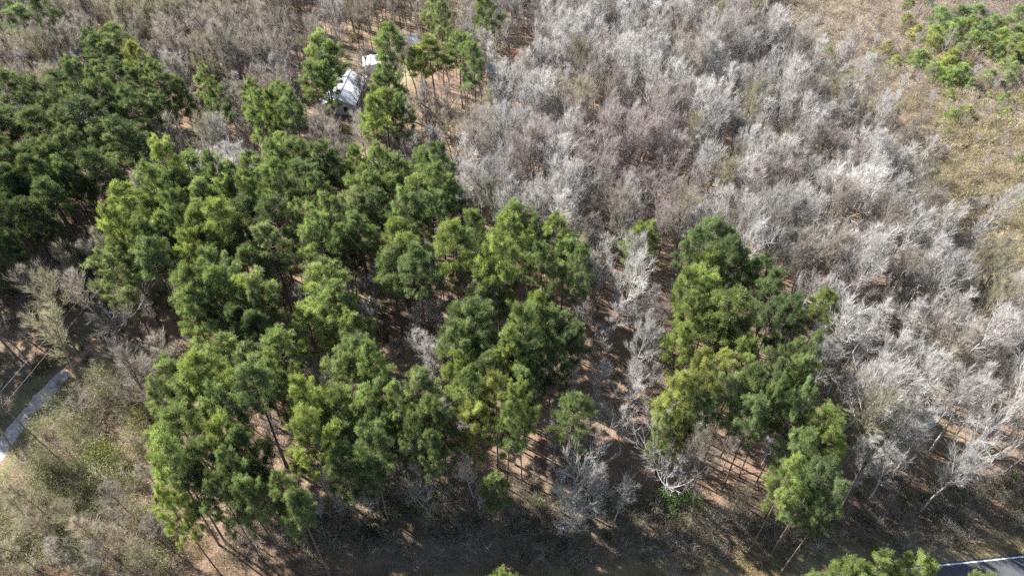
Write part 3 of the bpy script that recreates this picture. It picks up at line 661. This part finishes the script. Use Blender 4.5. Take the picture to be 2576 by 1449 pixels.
YOUNG = [(2287, 7, 14, 'm'), (2337, 10, 12, 'p'), (2280, 53, 15, 'b'), (2300, 83, 18, 'y'), (2367, 47, 26, 'm'), (2410, 40, 24, 'd'), (2450, 37, 28, 'm'), (2350, 87, 24, 'b'), (2400, 73, 26, 'm'), (2440, 67, 24, 'm'), (2474, 77, 26, 'd'), (2500, 67, 26, 'm'), (2530, 73, 26, 'm'), (2564, 40, 24, 'm'), (2544, 87, 26, 'm'), (2572, 83, 26, 'd'), (2484, 107, 26, 'm'), (2517, 103, 26, 'b'), (2550, 113, 26, 'm'), (2450, 100, 22, 'b'), (2567, 133, 26, 'b'), (2540, 133, 22, 'm'), (2350, 110, 20, 'b'), (2227, 123, 17, 'y'), (2195, 143, 12, 'y'), (2254, 157, 17, 'b'), (2277, 120, 9, 'y'), (2304, 147, 22, 'b'), (2327, 153, 18, 'b'), (2347, 177, 22, 'b'), (2394, 147, 24, 'b'), (2380, 160, 20, 'y'), (2404, 187, 26, 'b'), (2384, 197, 20, 'y'), (2420, 193, 22, 'm'), (2440, 213, 16, 'm'), (2437, 160, 12, 'y'), (2487, 193, 20, 'p'), (2534, 160, 20, 'b'), (2544, 180, 22, 'p'), (2527, 200, 18, 'p'), (2125, 187, 10, 'm'), (2177, 203, 14, 'y'), (2165, 187, 7, 'b'), (2224, 193, 7, 'm'), (2387, 243, 16, 'y'), (2394, 297, 18, 'b'), (2427, 280, 17, 'y'), (2430, 310, 9, 'y'), (2384, 330, 9, 'b'), (2524, 247, 14, 'b'), (2567, 250, 14, 'y'), (2527, 287, 16, 'y'), (2487, 243, 10, 'p'), (2564, 403, 12, 'b'), (2084, 130, 10, 'm'), (2420, 125, 20, 'm'), (2430, 45, 22, 'd'), (2390, 105, 20, 'b'), (2505, 130, 20, 'm'), (2590, 110, 26, 'm'), (2585, 500, 22, 'p')]
items = []
for (u, v, r, tone) in YOUNG:
    p0 = place(u, v, 2); _, _, dep = project(p0[0], p0[1], 2); Rm = r*dep/F; h = 1.0+Rm*1.9; p = place(u, v, h*.55)
    grp = ('in the dense top right clump' if u > 2330 and v < 140 else 'at lower edge of top clump' if u > 2330 and v < 225 else 'in dry scrub below top clump' if u > 2330 else 'in scrub left of top clump')
    items.append(dict(u=u, v=v, p=p, h=h, R=Rm, tone=tone, z=grp))
for z in sorted(set(d['z'] for d in items)):
    ordinal_labels([d for d in items if d['z'] == z], lambda d, o, row: ' '.join(f"{WORD[d['tone']]} young pine {z}, {o}{', ' if row else ''}{row}".split()))
for d in items:
    V = YV[rnd.randrange(len(YV))]; c = [q*rnd.uniform(.9, 1.15)*1.25 for q in TONES[d['tone']]]
    make_tree('young_pine', d['label'], 'pine tree', 'young pines in the scrub', (d['p'][0], d['p'][1], -.1), rnd.uniform(0, 6.28), d['R']/V[1], d['h']/V[0], V[2], V[3], c, (1, 1, 1))
PPOS = np.array(PPOS)

# ------------------------------------------------------------------ leafless trees
BV = []
for k in range(13):
    style = ('fan', 'fan', 'pole', 'fan', 'pole', 'fan', 'spread', 'fan', 'pole', 'spread', 'fan', 'pole', 'spread')[k]
    H, Rc, b, nl = {'fan': (14, 3.3, .42, 14), 'pole': (13.5, 2.2, .40, 14), 'spread': (12, 5.6, .22, 13)}[style]
    tr, cr = build_bare(500+k, H, Rc, b, nl, style, .8 if style == 'spread' else 1.0, (.0095 if style == 'spread' else .0078))
    BV.append(dict(style=style, H=H, R={'fan': 3.2, 'pole': 2.0, 'spread': 5.0}[style], tr=tr, cr=cr, mt=mesh_from('bare_trunk', *tr[:2], [M_BARK], None, tr[2]), mc=mesh_from('bare_crown', *cr[:2], [M_TWIG], None, cr[2])))
BY = {s_: [i for i, b in enumerate(BV) if b['style'] == s_] for s_ in ('fan', 'pole', 'spread')}
COLS = {'pale': (.44, .418, .39), 'white': (.49, .47, .44), 'grey': (.295, .265, .225), 'rosy': (.36, .315, .29), 'olive': (.28, .262, .175), 'lilac': (.35, .33, .305), 'tan': (.40, .34, .25)}
CW = {'pale': 'pale grey', 'white': 'whitish', 'grey': 'grey', 'rosy': 'rosy grey', 'olive': 'olive grey', 'lilac': 'cool grey', 'tan': 'tan'}
HEROES = [  # u, v, radius px, style, colour, height, label
 (2160, 390, 68, 'spread', 'white', 12, 'broad whitish leafless tree with fanned crown at the scrub edge'),
 (2255, 480, 62, 'spread', 'white', 12, 'wide whitish leafless tree right of the fanned one by the scrub'),
 (2090, 430, 46, 'fan', 'pale', 13, 'pale leafless tree left of the broad whitish tree by the scrub'),
 (2012, 118, 50, 'spread', 'white', 12, 'sparse white leafless tree with crooked limbs among the scrub at top'),
 (1460, 465, 36, 'fan', 'white', 12, 'small bright whitish leafless tree above the round-topped lone pine'),
 (1595, 310, 30, 'fan', 'white', 13, 'narrow whitish leafless tree high in the rosy patch of wood'),
 (1425, 1225, 104, 'spread', 'white', 11, 'big whitish leafless tree spreading over the sunlit litter near the verge'),
 (1440, 1300, 60, 'spread', 'white', 8, 'low whitish leafless tree in front of the big spreading one'),
 (1690, 1185, 90, 'spread', 'white', 11, 'whitish leafless tree with a green bush at its foot'),
 (1075, 1250, 78, 'spread', 'lilac', 10, 'cool grey leafless tree in shade at the verge left of centre'),
 (1640, 870, 52, 'fan', 'white', 12, 'whitish leafless tree left of the right-hand pine group'),
 (1590, 985, 50, 'fan', 'white', 12, 'whitish leafless tree in the gap, middle of three in a column'),
 (1575, 1070, 46, 'fan', 'white', 11, 'whitish leafless tree in the gap, lowest of three in a column'),
 (1495, 960, 46, 'fan', 'pale', 11, 'pale leafless tree beside the right flank of centre pines'),
 (2330, 940, 56, 'fan', 'white', 15, 'tall pale leafless tree leaning out right of the narrow pine'),
 (2200, 1060, 54, 'fan', 'white', 13, 'whitish leafless tree just right of the tall verge pines'),
 (2330, 1085, 62, 'fan', 'white', 14, 'whitish brush-crowned leafless tree in the lower right wood'),
 (2440, 1120, 74, 'spread', 'pale', 14, 'large pale leafless tree with wide limbs at lower right'),
 (2410, 1180, 66, 'fan', 'white', 16, 'large leafless tree with bare leaning trunk above the road verge'),
 (2240, 1190, 56, 'fan', 'pale', 12, 'pale leafless tree between the verge pines and the leaning trunk'),
 (1100, 800, 34, 'pole', 'white', 10, 'slender whitish tree in the gap left of the centre group'),
 (1035, 800, 34, 'pole', 'lilac', 10, 'slender cool grey tree in the gap, leftmost of the pair'),
 (800, 930, 40, 'fan', 'lilac', 9, 'cool grey leafless tree in the dark gap of lower left stand'),
 (700, 800, 36, 'fan', 'lilac', 9, 'cool grey leafless tree between the two left pine groups'),
 (445, 725, 24, 'fan', 'tan', 7, 'small tan leafless tree in the dark gap below the left block'),
 (1380, 735, 34, 'fan', 'tan', 9, 'tan leafless tree below the group right of central stand'),
 (280, 820, 92, 'spread', 'rosy', 7.5, 'wide rosy leafless tree above the thicket beside the driveway'),
 (330, 760, 60, 'spread', 'olive', 7.5, 'olive grey leafless tree behind the wide rosy one'),
 (110, 690, 56, 'spread', 'rosy', 8, 'rosy leafless tree at the left edge where the wires end'),
 (330, 970, 64, 'spread', 'olive', 5.5, 'dark olive leafless tree with pale dead limbs in the thicket'),
 (220, 1010, 56, 'spread', 'grey', 5, 'grey leafless tree overhanging the gravel driveway'),
 (300, 1320, 56, 'spread', 'grey', 4.5, 'low grey leafless tree in the bottom left thicket'),
 (450, 365, 44, 'fan', 'lilac', 10, 'small cool grey leafless tree right of the dark left stand'),
 (630, 380, 56, 'spread', 'grey', 10, 'dark grey leafless tree with crooked limbs behind the central stand'),
 (400, 170, 48, 'spread', 'lilac', 11, 'cool grey leafless tree beside the yellow-green pine'),
 (700, 150, 52, 'spread', 'lilac', 12, 'cool grey leafless tree left of the house'),
]
for k, (u, v, h, cc) in enumerate([(40, 1300, 9, 'olive'), (110, 1340, 10, 'tan'), (180, 1290, 9, 'olive'), (230, 1345, 10, 'tan'), (290, 1250, 9, 'grey'), (330, 1345, 9, 'tan'), (20, 1370, 10, 'olive'), (390, 1330, 9, 'grey'), (75, 1255, 8, 'tan'), (255, 1390, 9, 'grey'), (140, 1395, 9, 'grey'), (350, 1400, 9, 'olive')]):
    HEROES.append((u, v, 30, 'pole', cc, h, f"{CW[cc]} slim bare sapling in the bottom left thicket, {ORD[sorted([40, 110, 180, 230, 290, 330, 20, 390, 75, 255, 140, 350]).index(u)]}"))
# candidate spots on a jittered grid
rs = np.random.RandomState(77); sp = 3.25
gx, gy = np.meshgrid(np.arange(-175, 175, sp), np.arange(30, 240, sp))
gx = (gx+rs.uniform(-.46, .46, gx.shape)*sp).ravel(); gy = (gy+rs.uniform(-.46, .46, gy.shape)*sp).ravel()
U, Vv, DEP = project(gx, gy, 8.0)
ok = (U > -110) & (U < 2690) & (Vv > -110) & (Vv < 1500)
ok &= gy > treeline_y(gx)+1.0; ok &= ~((U > 2420) & (Vv > 1130))
ok &= ~inside(FIELD, gx, gy) | (rs.rand(len(gx)) < .30)
ok &= ~inside(YARD, gx, gy); ok &= ~(inside(THICKET, gx, gy) & (rs.rand(len(gx)) < .92))
ok &= seg_dist(DRIVE[:5], gx, gy) > 2.4; ok &= seg_dist(DPATH, gx, gy) > 3.0
for bx, by, br in BUILDS: ok &= np.hypot(gx-bx, gy-by) > br
dp = np.min(np.hypot(gx[:, None]-PPOS[None, :, 0], gy[:, None]-PPOS[None, :, 1]), 1)
near = dp < 5.0
ok &= (dp > 1.3) & (~near | (rs.rand(len(gx)) < .62))
# looser wood behind the left stand and around the house
ok &= ~((U < 1230) & (Vv < 400) & (rs.rand(len(gx)) < .30))
# open sight of the lone pine and the narrow pine, darker pine wood at the left edge
for pu, pv in ((1612, 650), (2072, 830)): ok &= ~((np.abs(U-pu) < 48) & (Vv > pv-30) & (Vv < pv+75))
ok &= ~((U < 210) & (Vv > 540) & (Vv < 960) & (rs.rand(len(gx)) < .65))
# keep the house in view
hx, hy = -36.5, 128.0
ok &= ~((np.abs(gx-hx+2) < 4.5) & (gy > 122) & (gy < 136))
ok &= ~((np.abs(gx-2) < 5) & (gy > 146) & (gy < 156))
trees = []
for (u, v, r, st, cc, h, lab) in HEROES:
    p = place(u, v, h*.62); _, _, dep = project(p[0], p[1], h*.62)
    trees.append(dict(x=p[0], y=p[1], h=h, R=r*dep/F, st=st, c=cc, lab=lab, size=1e9, u=u, v=v))
hp = np.array([(t_['x'], t_['y']) for t_ in trees])
for i in np.nonzero(ok)[0]:
    x, y, u, v = gx[i], gy[i], U[i], Vv[i]
    if np.min(np.hypot(hp[:, 0]-x, hp[:, 1]-y)) < 2.6: continue
    if noise(x+31, y-12, 24) < -.55 and rs.rand() < .5: continue
    q = rs.rand(); rosy = math.exp(-((u-1580)/190)**2-((v-400)/130)**2)
    if u < 1230 and v < 430: c = 'grey' if q < .55 else 'lilac' if q < .75 else 'olive'
    elif u < 430: c = 'olive' if q < .5 else 'grey'
    elif rs.rand() < rosy: c = 'rosy'
    else: c = 'pale' if q < .60 else 'grey' if q < .80 else 'white' if q < .865 else 'rosy' if q < .95 else 'olive'
    st = 'pole' if rs.rand() < (.62 if near[i] else .25) else 'fan'
    if u < 700 and v < 160: st = 'pole' if rs.rand() < .6 else 'fan'
    h = rs.uniform(5.5, 12) if near[i] else rs.uniform(9.5, 18.0) if u > 1200 else rs.uniform(10.0, 16.0)
    if u < 760 and v < 190: h = rs.uniform(14, 19); c = 'grey' if q < .75 else 'olive'
    infield = bool(inside(FIELD, x, y))
    if infield:
        h = rs.uniform(2.5, 6.5); c = ('tan', 'rosy', 'pale', 'olive')[rs.randint(4)]; c = 'rosy' if c == 'tan' else c
    ut, vt, _ = project(x, y, h*.95)
    if not infield and inside(FIELD_IMG, ut, vt) and rs.rand() > .12: continue
    R_ = {'fan': 2.9, 'pole': 1.8, 'spread': 3.9}[st]*rs.uniform(.8, 1.2)*(h/13)
    vis = (0 < u < 2576) and (0 < v < 1449)
    trees.append(dict(x=x, y=y, h=h, R=R_, st=st, c=c, lab=None, size=(h*R_)/DEP[i]**2*(.55 if near[i] else 1) if vis else 0, u=u, v=v))
trees.sort(key=lambda d: -d['size'])
single, rest = trees[:300], trees[300:]
CELLS = [  # u0,u1,v0,v1, where
 (0, 330, 500, 900, 'in shaded wood at left edge'), (330, 760, 680, 1449, 'among the lower left pines'), (760, 1130, 640, 1000, 'in gap left of centre pines'),
 (760, 1200, 1000, 1449, 'under the lower central pines'), (1130, 1480, 640, 1000, 'around the centre pine group'), (1480, 1720, 480, 800, 'below the lone round-topped pine'),
 (1200, 1480, 1000, 1449, 'on the verge below centre pines'), (1480, 1720, 800, 1100, 'in gap left of right-hand pines'), (1480, 1950, 1100, 1449, 'on the verge below right-hand pines'),
 (1720, 2120, 560, 1000, 'among the upper right-hand pines'), (1720, 2160, 1000, 1449, 'among the lower right-hand pines'), (2120, 2350, 700, 900, 'right of the narrow lone pine'),
 (2120, 2350, 900, 1100, 'beside the lowest right-hand pines'), (2120, 2350, 1100, 1449, 'right of the tall verge pines'), (2350, 2576, 560, 800, 'at right edge below the scrub'),
 (2350, 2576, 800, 950, 'at right edge, middle height'), (2350, 2576, 950, 1100, 'at right edge above the road'), (2350, 2576, 1100, 1449, 'in corner above the road'),
 (2000, 2350, 400, 700, 'below the broad scrub-edge tree'), (1600, 2000, 300, 620, 'in wood above right-hand pines'), (1200, 1600, 400, 640, 'in wood right of central stand')]
cells = {}
for d in single:
    if d['lab']: continue
    for c in CELLS:
        if c[0] <= d['u'] <= c[1] and c[2] <= d['v'] <= c[3]: cells.setdefault(c[4], []).append(d); break
    else: cells.setdefault('in the open leafless wood' if d['u'] > 1200 else 'in back wood at upper left', []).append(d)
SHP = {'fan': 'brush-crowned', 'pole': 'slender', 'spread': 'spreading'}
for ph, lst in cells.items():
    lst.sort(key=lambda d: d['v'])
    chunks = [lst[i:i+10] for i in range(0, len(lst), 10)]
    for ci, ch in enumerate(chunks):
        rown = '' if len(chunks) == 1 else ['back row', 'second row', 'third row', 'fourth row', 'fifth row', 'sixth row', 'seventh row', 'eighth row'][min(ci, 7)] if ci < len(chunks)-1 else 'front row'
        ch.sort(key=lambda d: d['u'])
        for i, d in enumerate(ch):
            o = ORD[i] if i < len(ch)-1 or len(ch) < 3 else 'rightmost'
            d['lab'] = ' '.join(f"{CW[d['c']]} {SHP[d['st']]} bare tree {ph}, {o}{', ' if rown else ''}{rown}".split())
for d in single:
    b = BV[BY[d['st']][rs.randint(len(BY[d['st']]))]]; w = rs.uniform(.82, 1.15); c = [q*w for q in COLS[d['c']]]
    make_tree('leafless_tree', d['lab'], 'bare tree', 'leafless trees of the wood', (d['x'], d['y'], -.12), rs.uniform(0, 6.28), d['R']/b['R'], d['h']/b['H'], b['mt'], b['mc'], c, [q*.68 for q in c], rs.uniform(-.05, .05))

# ------------------------------------------------------------------ uncountable growth: instanced on points
def hidden_set(name, meshes):
    c = bpy.data.collections.new(name)
    for i, me in enumerate(meshes):
        o = bpy.data.objects.new(f'{name}_{i:02d}', me); c.objects.link(o)
    return c
def scatter(name, label, cat, coll, pts, idx, rot, scl):
    me = bpy.data.meshes.new(name); n = len(pts)
    me.vertices.add(n); me.vertices.foreach_set('co', np.asarray(pts, np.float32).ravel())
    a = me.attributes.new('idx', 'INT', 'POINT'); a.data.foreach_set('value', np.asarray(idx, np.int32))
    a = me.attributes.new('rot', 'FLOAT_VECTOR', 'POINT'); r_ = np.zeros((n, 3), np.float32); r_[:, 2] = rot; r_[:, 0] = np.sin(np.asarray(rot)*7)*.06; a.data.foreach_set('vector', r_.ravel())
    a = me.attributes.new('scl', 'FLOAT_VECTOR', 'POINT'); a.data.foreach_set('vector', np.asarray(scl, np.float32).ravel())
    o = link_mesh(name, me); o['kind'] = 'stuff'; o['label'] = label; o['category'] = cat
    ng = bpy.data.node_groups.new(name, 'GeometryNodeTree')
    ng.interface.new_socket('Geometry', in_out='INPUT', socket_type='NodeSocketGeometry'); ng.interface.new_socket('Geometry', in_out='OUTPUT', socket_type='NodeSocketGeometry')
    N = ng.nodes.new; gi = N('NodeGroupInput'); go = N('NodeGroupOutput'); ip = N('GeometryNodeInstanceOnPoints'); ci = N('GeometryNodeCollectionInfo')
    ci.inputs['Collection'].default_value = coll; ci.inputs['Separate Children'].default_value = True; ci.inputs['Reset Children'].default_value = True
    ip.inputs['Pick Instance'].default_value = True
    for nm, ty, sock in (('idx', 'INT', 'Instance Index'), ('rot', 'FLOAT_VECTOR', 'Rotation'), ('scl', 'FLOAT_VECTOR', 'Scale')):
        at = N('GeometryNodeInputNamedAttribute'); at.data_type = ty; at.inputs['Name'].default_value = nm
        ng.links.new(at.outputs[0], ip.inputs[sock])
    ng.links.new(gi.outputs[0], ip.inputs['Points']); ng.links.new(ci.outputs[0], ip.inputs['Instance']); ng.links.new(ip.outputs[0], go.inputs[0])
    m = o.modifiers.new('scatter', 'NODES'); m.node_group = ng
    return o
LP = []
r_ = np.random.RandomState(9)
for k in range(1800):
    x, y = r_.uniform(-165, -40), r_.uniform(40, 190); u, v, _ = project(x, y, 14.0)
    if -620 < u < (-30 if v < 620 else -230) and 330 < v < 800 and all(math.hypot(x-a[0], y-a[1]) > 3.5 for a in LP) and np.min(np.hypot(PPOS[:, 0]-x, PPOS[:, 1]-y)) > 3.5 and seg_dist(DRIVE, x, y) > 3.5: LP.append((x, y))
MP_ = plant_mat('far_pine_needles', TONES['d'], .55, 1.5, .42, .85, 1.15); 
PJ = []
for V in PV[:5]:
    me = V[3].copy(); me.materials[0] = MP_; PJ.append(me)
    PJ.append(V[2].copy())
k_ = r_.randint(0, 5, len(LP)); sc_ = r_.uniform(.9, 1.15, len(LP)); rt_ = r_.uniform(0, 6.28, len(LP))
scatter('pine_wood', 'dark pine wood running on beyond the left edge', 'wood', hidden_set('pine_wood', PJ), [(x, y, -.1) for x, y in LP]*2, np.concatenate([k_*2, k_*2+1]), np.concatenate([rt_, rt_]), np.stack([np.tile(sc_, 2)]*3, 1))
WOODM = {c: plant_mat('wood_'+c, COLS[c], .7, 1.25, .4, .78, 1.15, tint=(1, 1, 1)) for c in ('pale', 'white', 'grey', 'rosy', 'olive', 'lilac')}
for c, lab in (('pale', 'pale grey leafless wood filling the upper right'), ('white', 'whitish leafless trees dotted through the far wood'), ('grey', 'grey leafless wood beyond the house at upper left'), ('rosy', 'rosy-twigged leafless trees in the middle of the far wood'), ('olive', 'olive-tinged leafless trees of the far left wood'), ('lilac', 'cool grey leafless trees of the far left wood')):
    L_ = [d for d in rest if d['c'] == c]
    if not L_: continue
    ms = [join_mesh('wood_'+c, [(b['tr'], WOODM[c]), (b['cr'], WOODM[c])]) for b in BV]
    idx = [BY[d['st']][rs.randint(len(BY[d['st']]))] for d in L_]
    scatter('leafless_wood', lab, 'wood', hidden_set('wood_'+c, ms), [(d['x'], d['y'], -.1) for d in L_], idx, rs.uniform(0, 6.28, len(L_)),
            [(d['R']/BV[k]['R'], d['R']/BV[k]['R'], d['h']/BV[k]['H']) for d, k in zip(L_, idx)])
def field_points(n, test, seed, u0=-150, u1=2730, v0=-120, v1=1560):
    r_ = np.random.RandomState(seed); out = []
    x = r_.uniform(-175, 175, n*4); y = r_.uniform(28, 236, n*4); u, v, _ = project(x, y, 0)
    k = (u > u0) & (u < u1) & (v > v0) & (v < v1); x, y, u, v = x[k], y[k], u[k], v[k]
    k = test(x, y, u, v, r_); x, y = x[k][:n], y[k][:n]
    return np.stack([x, y, ground_z(x, y)-.03], 1), r_
def clear(x, y):
    k = (seg_dist(DRIVE[:5], x, y) > 1.5) & (seg_dist(DPATH, x, y) > 2.6)
    for bx, by, br in BUILDS: k &= np.hypot(x-bx, y-by) > br-.8
    return k
def brush_set(name, col, second, seeds, H, Rc, stems, twigs, leaf=None, leafcol=None):
    m = plant_mat(name, col, .55, 1.4, .35, .6, 1.35, second, tint=(1, 1, 1)); out = []
    ml = plant_mat(name+'_leaves', leafcol, .6, 1.4, .2, .75, 1.25) if leaf else None
    for s_ in seeds:
        b = build_brush(s_, H, Rc, stems, twigs)
        if leaf:
            _, lf = build_leafy(s_, H*.9, Rc, leaf, .14); out.append(join_mesh(name, [(b, m), (lf, ml)]))
        else: out.append(join_mesh(name, [(b, m)]))
    return hidden_set(name, out)
# undergrowth below the leafless wood
def t_under(x, y, u, v, r_): return (y > treeline_y(x)+.5) & ~inside(FIELD, x, y) & ~inside(YARD, x, y) & clear(x, y) & (noise(x, y, 14)+r_.normal(0, .5, len(x)) > -.45)
P_, r_ = field_points(4600, t_under, 21); n = len(P_); s_ = r_.uniform(.5, 1.25, n)
scatter('undergrowth', 'grey-brown twiggy undergrowth between the trees', 'undergrowth', brush_set('under', (.27, .215, .165), (.32, .28, .23), range(700, 704), 2.8, 1.5, 9, 8), P_, r_.randint(0, 4, n), r_.uniform(0, 6.28, n), np.stack([s_, s_, s_*r_.uniform(.8, 1.2, n)], 1))
def t_fringe(x, y, u, v, r_): d = y-treeline_y(x); return (d > -2.5) & (d < 6.5) & (x > -34) & (noise(x, y, 7)+r_.normal(0, .4, len(x)) > -.1)
P_, r_ = field_points(60000, t_fringe, 27); P_ = P_[:850]; n = len(P_); s_ = r_.uniform(.4, 1.1, n)
scatter('verge_brush', 'low twiggy brush along the foot of the roadside trees', 'brush', brush_set('fringe', (.24, .19, .14), (.33, .30, .26), range(710, 714), 2.6, 1.5, 10, 9, 60, (.10, .12, .045)), P_, r_.randint(0, 4, n), r_.uniform(0, 6.28, n), np.stack([s_, s_, s_], 1))
def t_green(x, y, u, v, r_): return (y > treeline_y(x)+.2) & ~inside(FIELD, x, y) & ~inside(YARD, x, y) & clear(x, y) & (noise(x+200, y-70, 18)+r_.normal(0, .35, len(x))+np.where(u < 900, .35, 0)+np.where((u < 330) & (v > 480) & (v < 1100), .6, 0)+np.where((u > 2100) & (v > 600), .3, 0) > .55)
P_, r_ = field_points(1500, t_green, 22); n = len(P_); s_ = r_.uniform(.45, 1.1, n)
GLEAF = [join_mesh('green_shrub', [(build_leafy(720+k, 2.0, 1.2, 420, .2)[0], M_PBARK), (build_leafy(720+k, 2.0, 1.2, 420, .2)[1], plant_mat('green_shrub', (.06, .095, .03), .5, 1.4, .2, .6, 1.4, (.12, .13, .045)))]) for k in range(3)]
scatter('green_undergrowth', 'low evergreen shrubs and vines under the trees', 'undergrowth', hidden_set('green_shrub', GLEAF), P_, r_.randint(0, 3, n), r_.uniform(0, 6.28, n), np.stack([s_, s_, s_], 1))
# thicket beside the driveway
def t_thick(x, y, u, v, r_): return inside(THICKET, x, y) & clear(x, y)
P_, r_ = field_points(520, t_thick, 23, v1=1450); n = len(P_); s_ = r_.uniform(.7, 1.35, n)
P_, r_ = field_points(6000, t_thick, 23); P_ = P_[:1050]; n = len(P_); s_ = r_.uniform(.55, 1.25, n)
scatter('thicket', 'tangled olive and tan thicket beside the gravel driveway', 'thicket', brush_set('thicket', (.32, .285, .18), (.36, .34, .26), range(740, 745), 3.4, 1.9, 13, 14, 420, (.205, .22, .095)), P_, r_.randint(0, 5, n), r_.uniform(0, 6.28, n), np.stack([s_, s_, s_*r_.uniform(.8, 1.2, n)], 1))
# the scrub field
def t_scrub(k0):
    def f(x, y, u, v, r_):
        a = noise(x*1.0+13, y, 22)+r_.normal(0, .3, len(x)); pink = (u-2250)/300-(v-60)/160
        kk = np.where(pink+a > .9, 1, np.where(a+(v-160)/300 > .55, 2, 0))
        return inside(FIELD, x+1.5*noise(x, y, 6), y) & (kk == k0)
    return f
for k0, nm, lab, ca_, cb_, cnt in ((0, 'tan_scrub', 'tan twiggy scrub of the open field at right', (.37, .31, .235), (.41, .355, .28), 6000), (1, 'rosy_scrub', 'rosy brown scrub around the young pine clump', (.31, .235, .205), (.35, .285, .25), 4500), (2, 'olive_scrub', 'olive and golden scrub patches at the edge of the field', (.33, .285, .185), (.38, .325, .22), 4000)):
    P_, r_ = field_points(24000, t_scrub(k0), 30+k0); P_ = P_[:cnt]; n = len(P_); s_ = r_.uniform(.45, 1.2, n)*np.where((noise(P_[:, 0], P_[:, 1], 8) > .3) & (r_.rand(n) < .35), 1.7, 1.0)
    scatter(nm, lab, 'scrub', brush_set(nm, ca_, cb_, range(760+10*k0, 764+10*k0), 2.2, 1.3, 8, 10, 60 if k0 == 2 else None, (.25, .22, .10)), P_, r_.randint(0, 4, n), r_.uniform(0, 6.28, n), np.stack([s_, s_, s_*r_.uniform(.7, 1.2, n)], 1))
# dry grass on the verge
def t_verge(x, y, u, v, r_): return (y < treeline_y(x)+1.5) & (road_off(x, y) > .6) & (noise(x, y, 5)+r_.normal(0, .4, len(x)) > -.4)
mg = plant_mat('dry_grass', (.235, .175, .115), .5, 1.5, .15, .6, 1.4, (.17, .15, .08))
P_, r_ = field_points(20000, t_verge, 41); P_ = P_[:5200]; n = len(P_); s_ = r_.uniform(.5, 1.3, n)
scatter('dry_grass', 'short dry grass and leaves on the road verge', 'grass', hidden_set('dry_grass', [join_mesh('dry_grass', [(build_grass(800+k, .38, .8, 110, .03), mg)]) for k in range(3)]), P_, r_.randint(0, 3, n), r_.uniform(0, 6.28, n), np.stack([s_, s_, s_*.9], 1))

# ------------------------------------------------------------------ single shrubs one can pick out
LV = []
for k in range(4):
    st, lf = build_leafy(850+k, 3.0, 1.9, 1900, .17); LV.append((mesh_from('shrub_stems', *st[:2], [M_PBARK], None, st[2]), mesh_from('shrub_foliage', *lf[:2], [M_LEAF], None, lf[2])))
SHRUBS = [(268, 1150, 62, 3.6, (.15, .175, .045), 'rounded yellow-green bush in the thicket left of the pines'), (225, 1180, 46, 3.0, (.17, .19, .08), 'olive-green bush left of the yellow-green one in the thicket'),
 (395, 930, 56, 4.0, (.15, .155, .06), 'olive green bush at the upper end of the thicket'), (370, 1050, 50, 3.6, (.20, .195, .07), 'golden-olive bush against the lower left pines'),
 (120, 1210, 52, 3.0, (.15, .17, .085), 'grey-green bush in the thicket near the driveway'), (150, 1330, 44, 2.8, (.14, .16, .08), 'dull green bush at the bottom of the thicket'),
 (1680, 1255, 40, 2.6, (.06, .12, .025), 'green bush at the foot of the whitish leafless tree'), (1745, 1262, 34, 2.4, (.065, .13, .022), 'bright green bush right of the one under the whitish tree'),
 (1350, 1268, 26, 1.0, (.11, .19, .03), 'low bright green plant on the litter left of big whitish tree'), (957, 770, 26, 4.5, (.12, .15, .06), 'narrow pale green sapling in the gap of centre pines'),
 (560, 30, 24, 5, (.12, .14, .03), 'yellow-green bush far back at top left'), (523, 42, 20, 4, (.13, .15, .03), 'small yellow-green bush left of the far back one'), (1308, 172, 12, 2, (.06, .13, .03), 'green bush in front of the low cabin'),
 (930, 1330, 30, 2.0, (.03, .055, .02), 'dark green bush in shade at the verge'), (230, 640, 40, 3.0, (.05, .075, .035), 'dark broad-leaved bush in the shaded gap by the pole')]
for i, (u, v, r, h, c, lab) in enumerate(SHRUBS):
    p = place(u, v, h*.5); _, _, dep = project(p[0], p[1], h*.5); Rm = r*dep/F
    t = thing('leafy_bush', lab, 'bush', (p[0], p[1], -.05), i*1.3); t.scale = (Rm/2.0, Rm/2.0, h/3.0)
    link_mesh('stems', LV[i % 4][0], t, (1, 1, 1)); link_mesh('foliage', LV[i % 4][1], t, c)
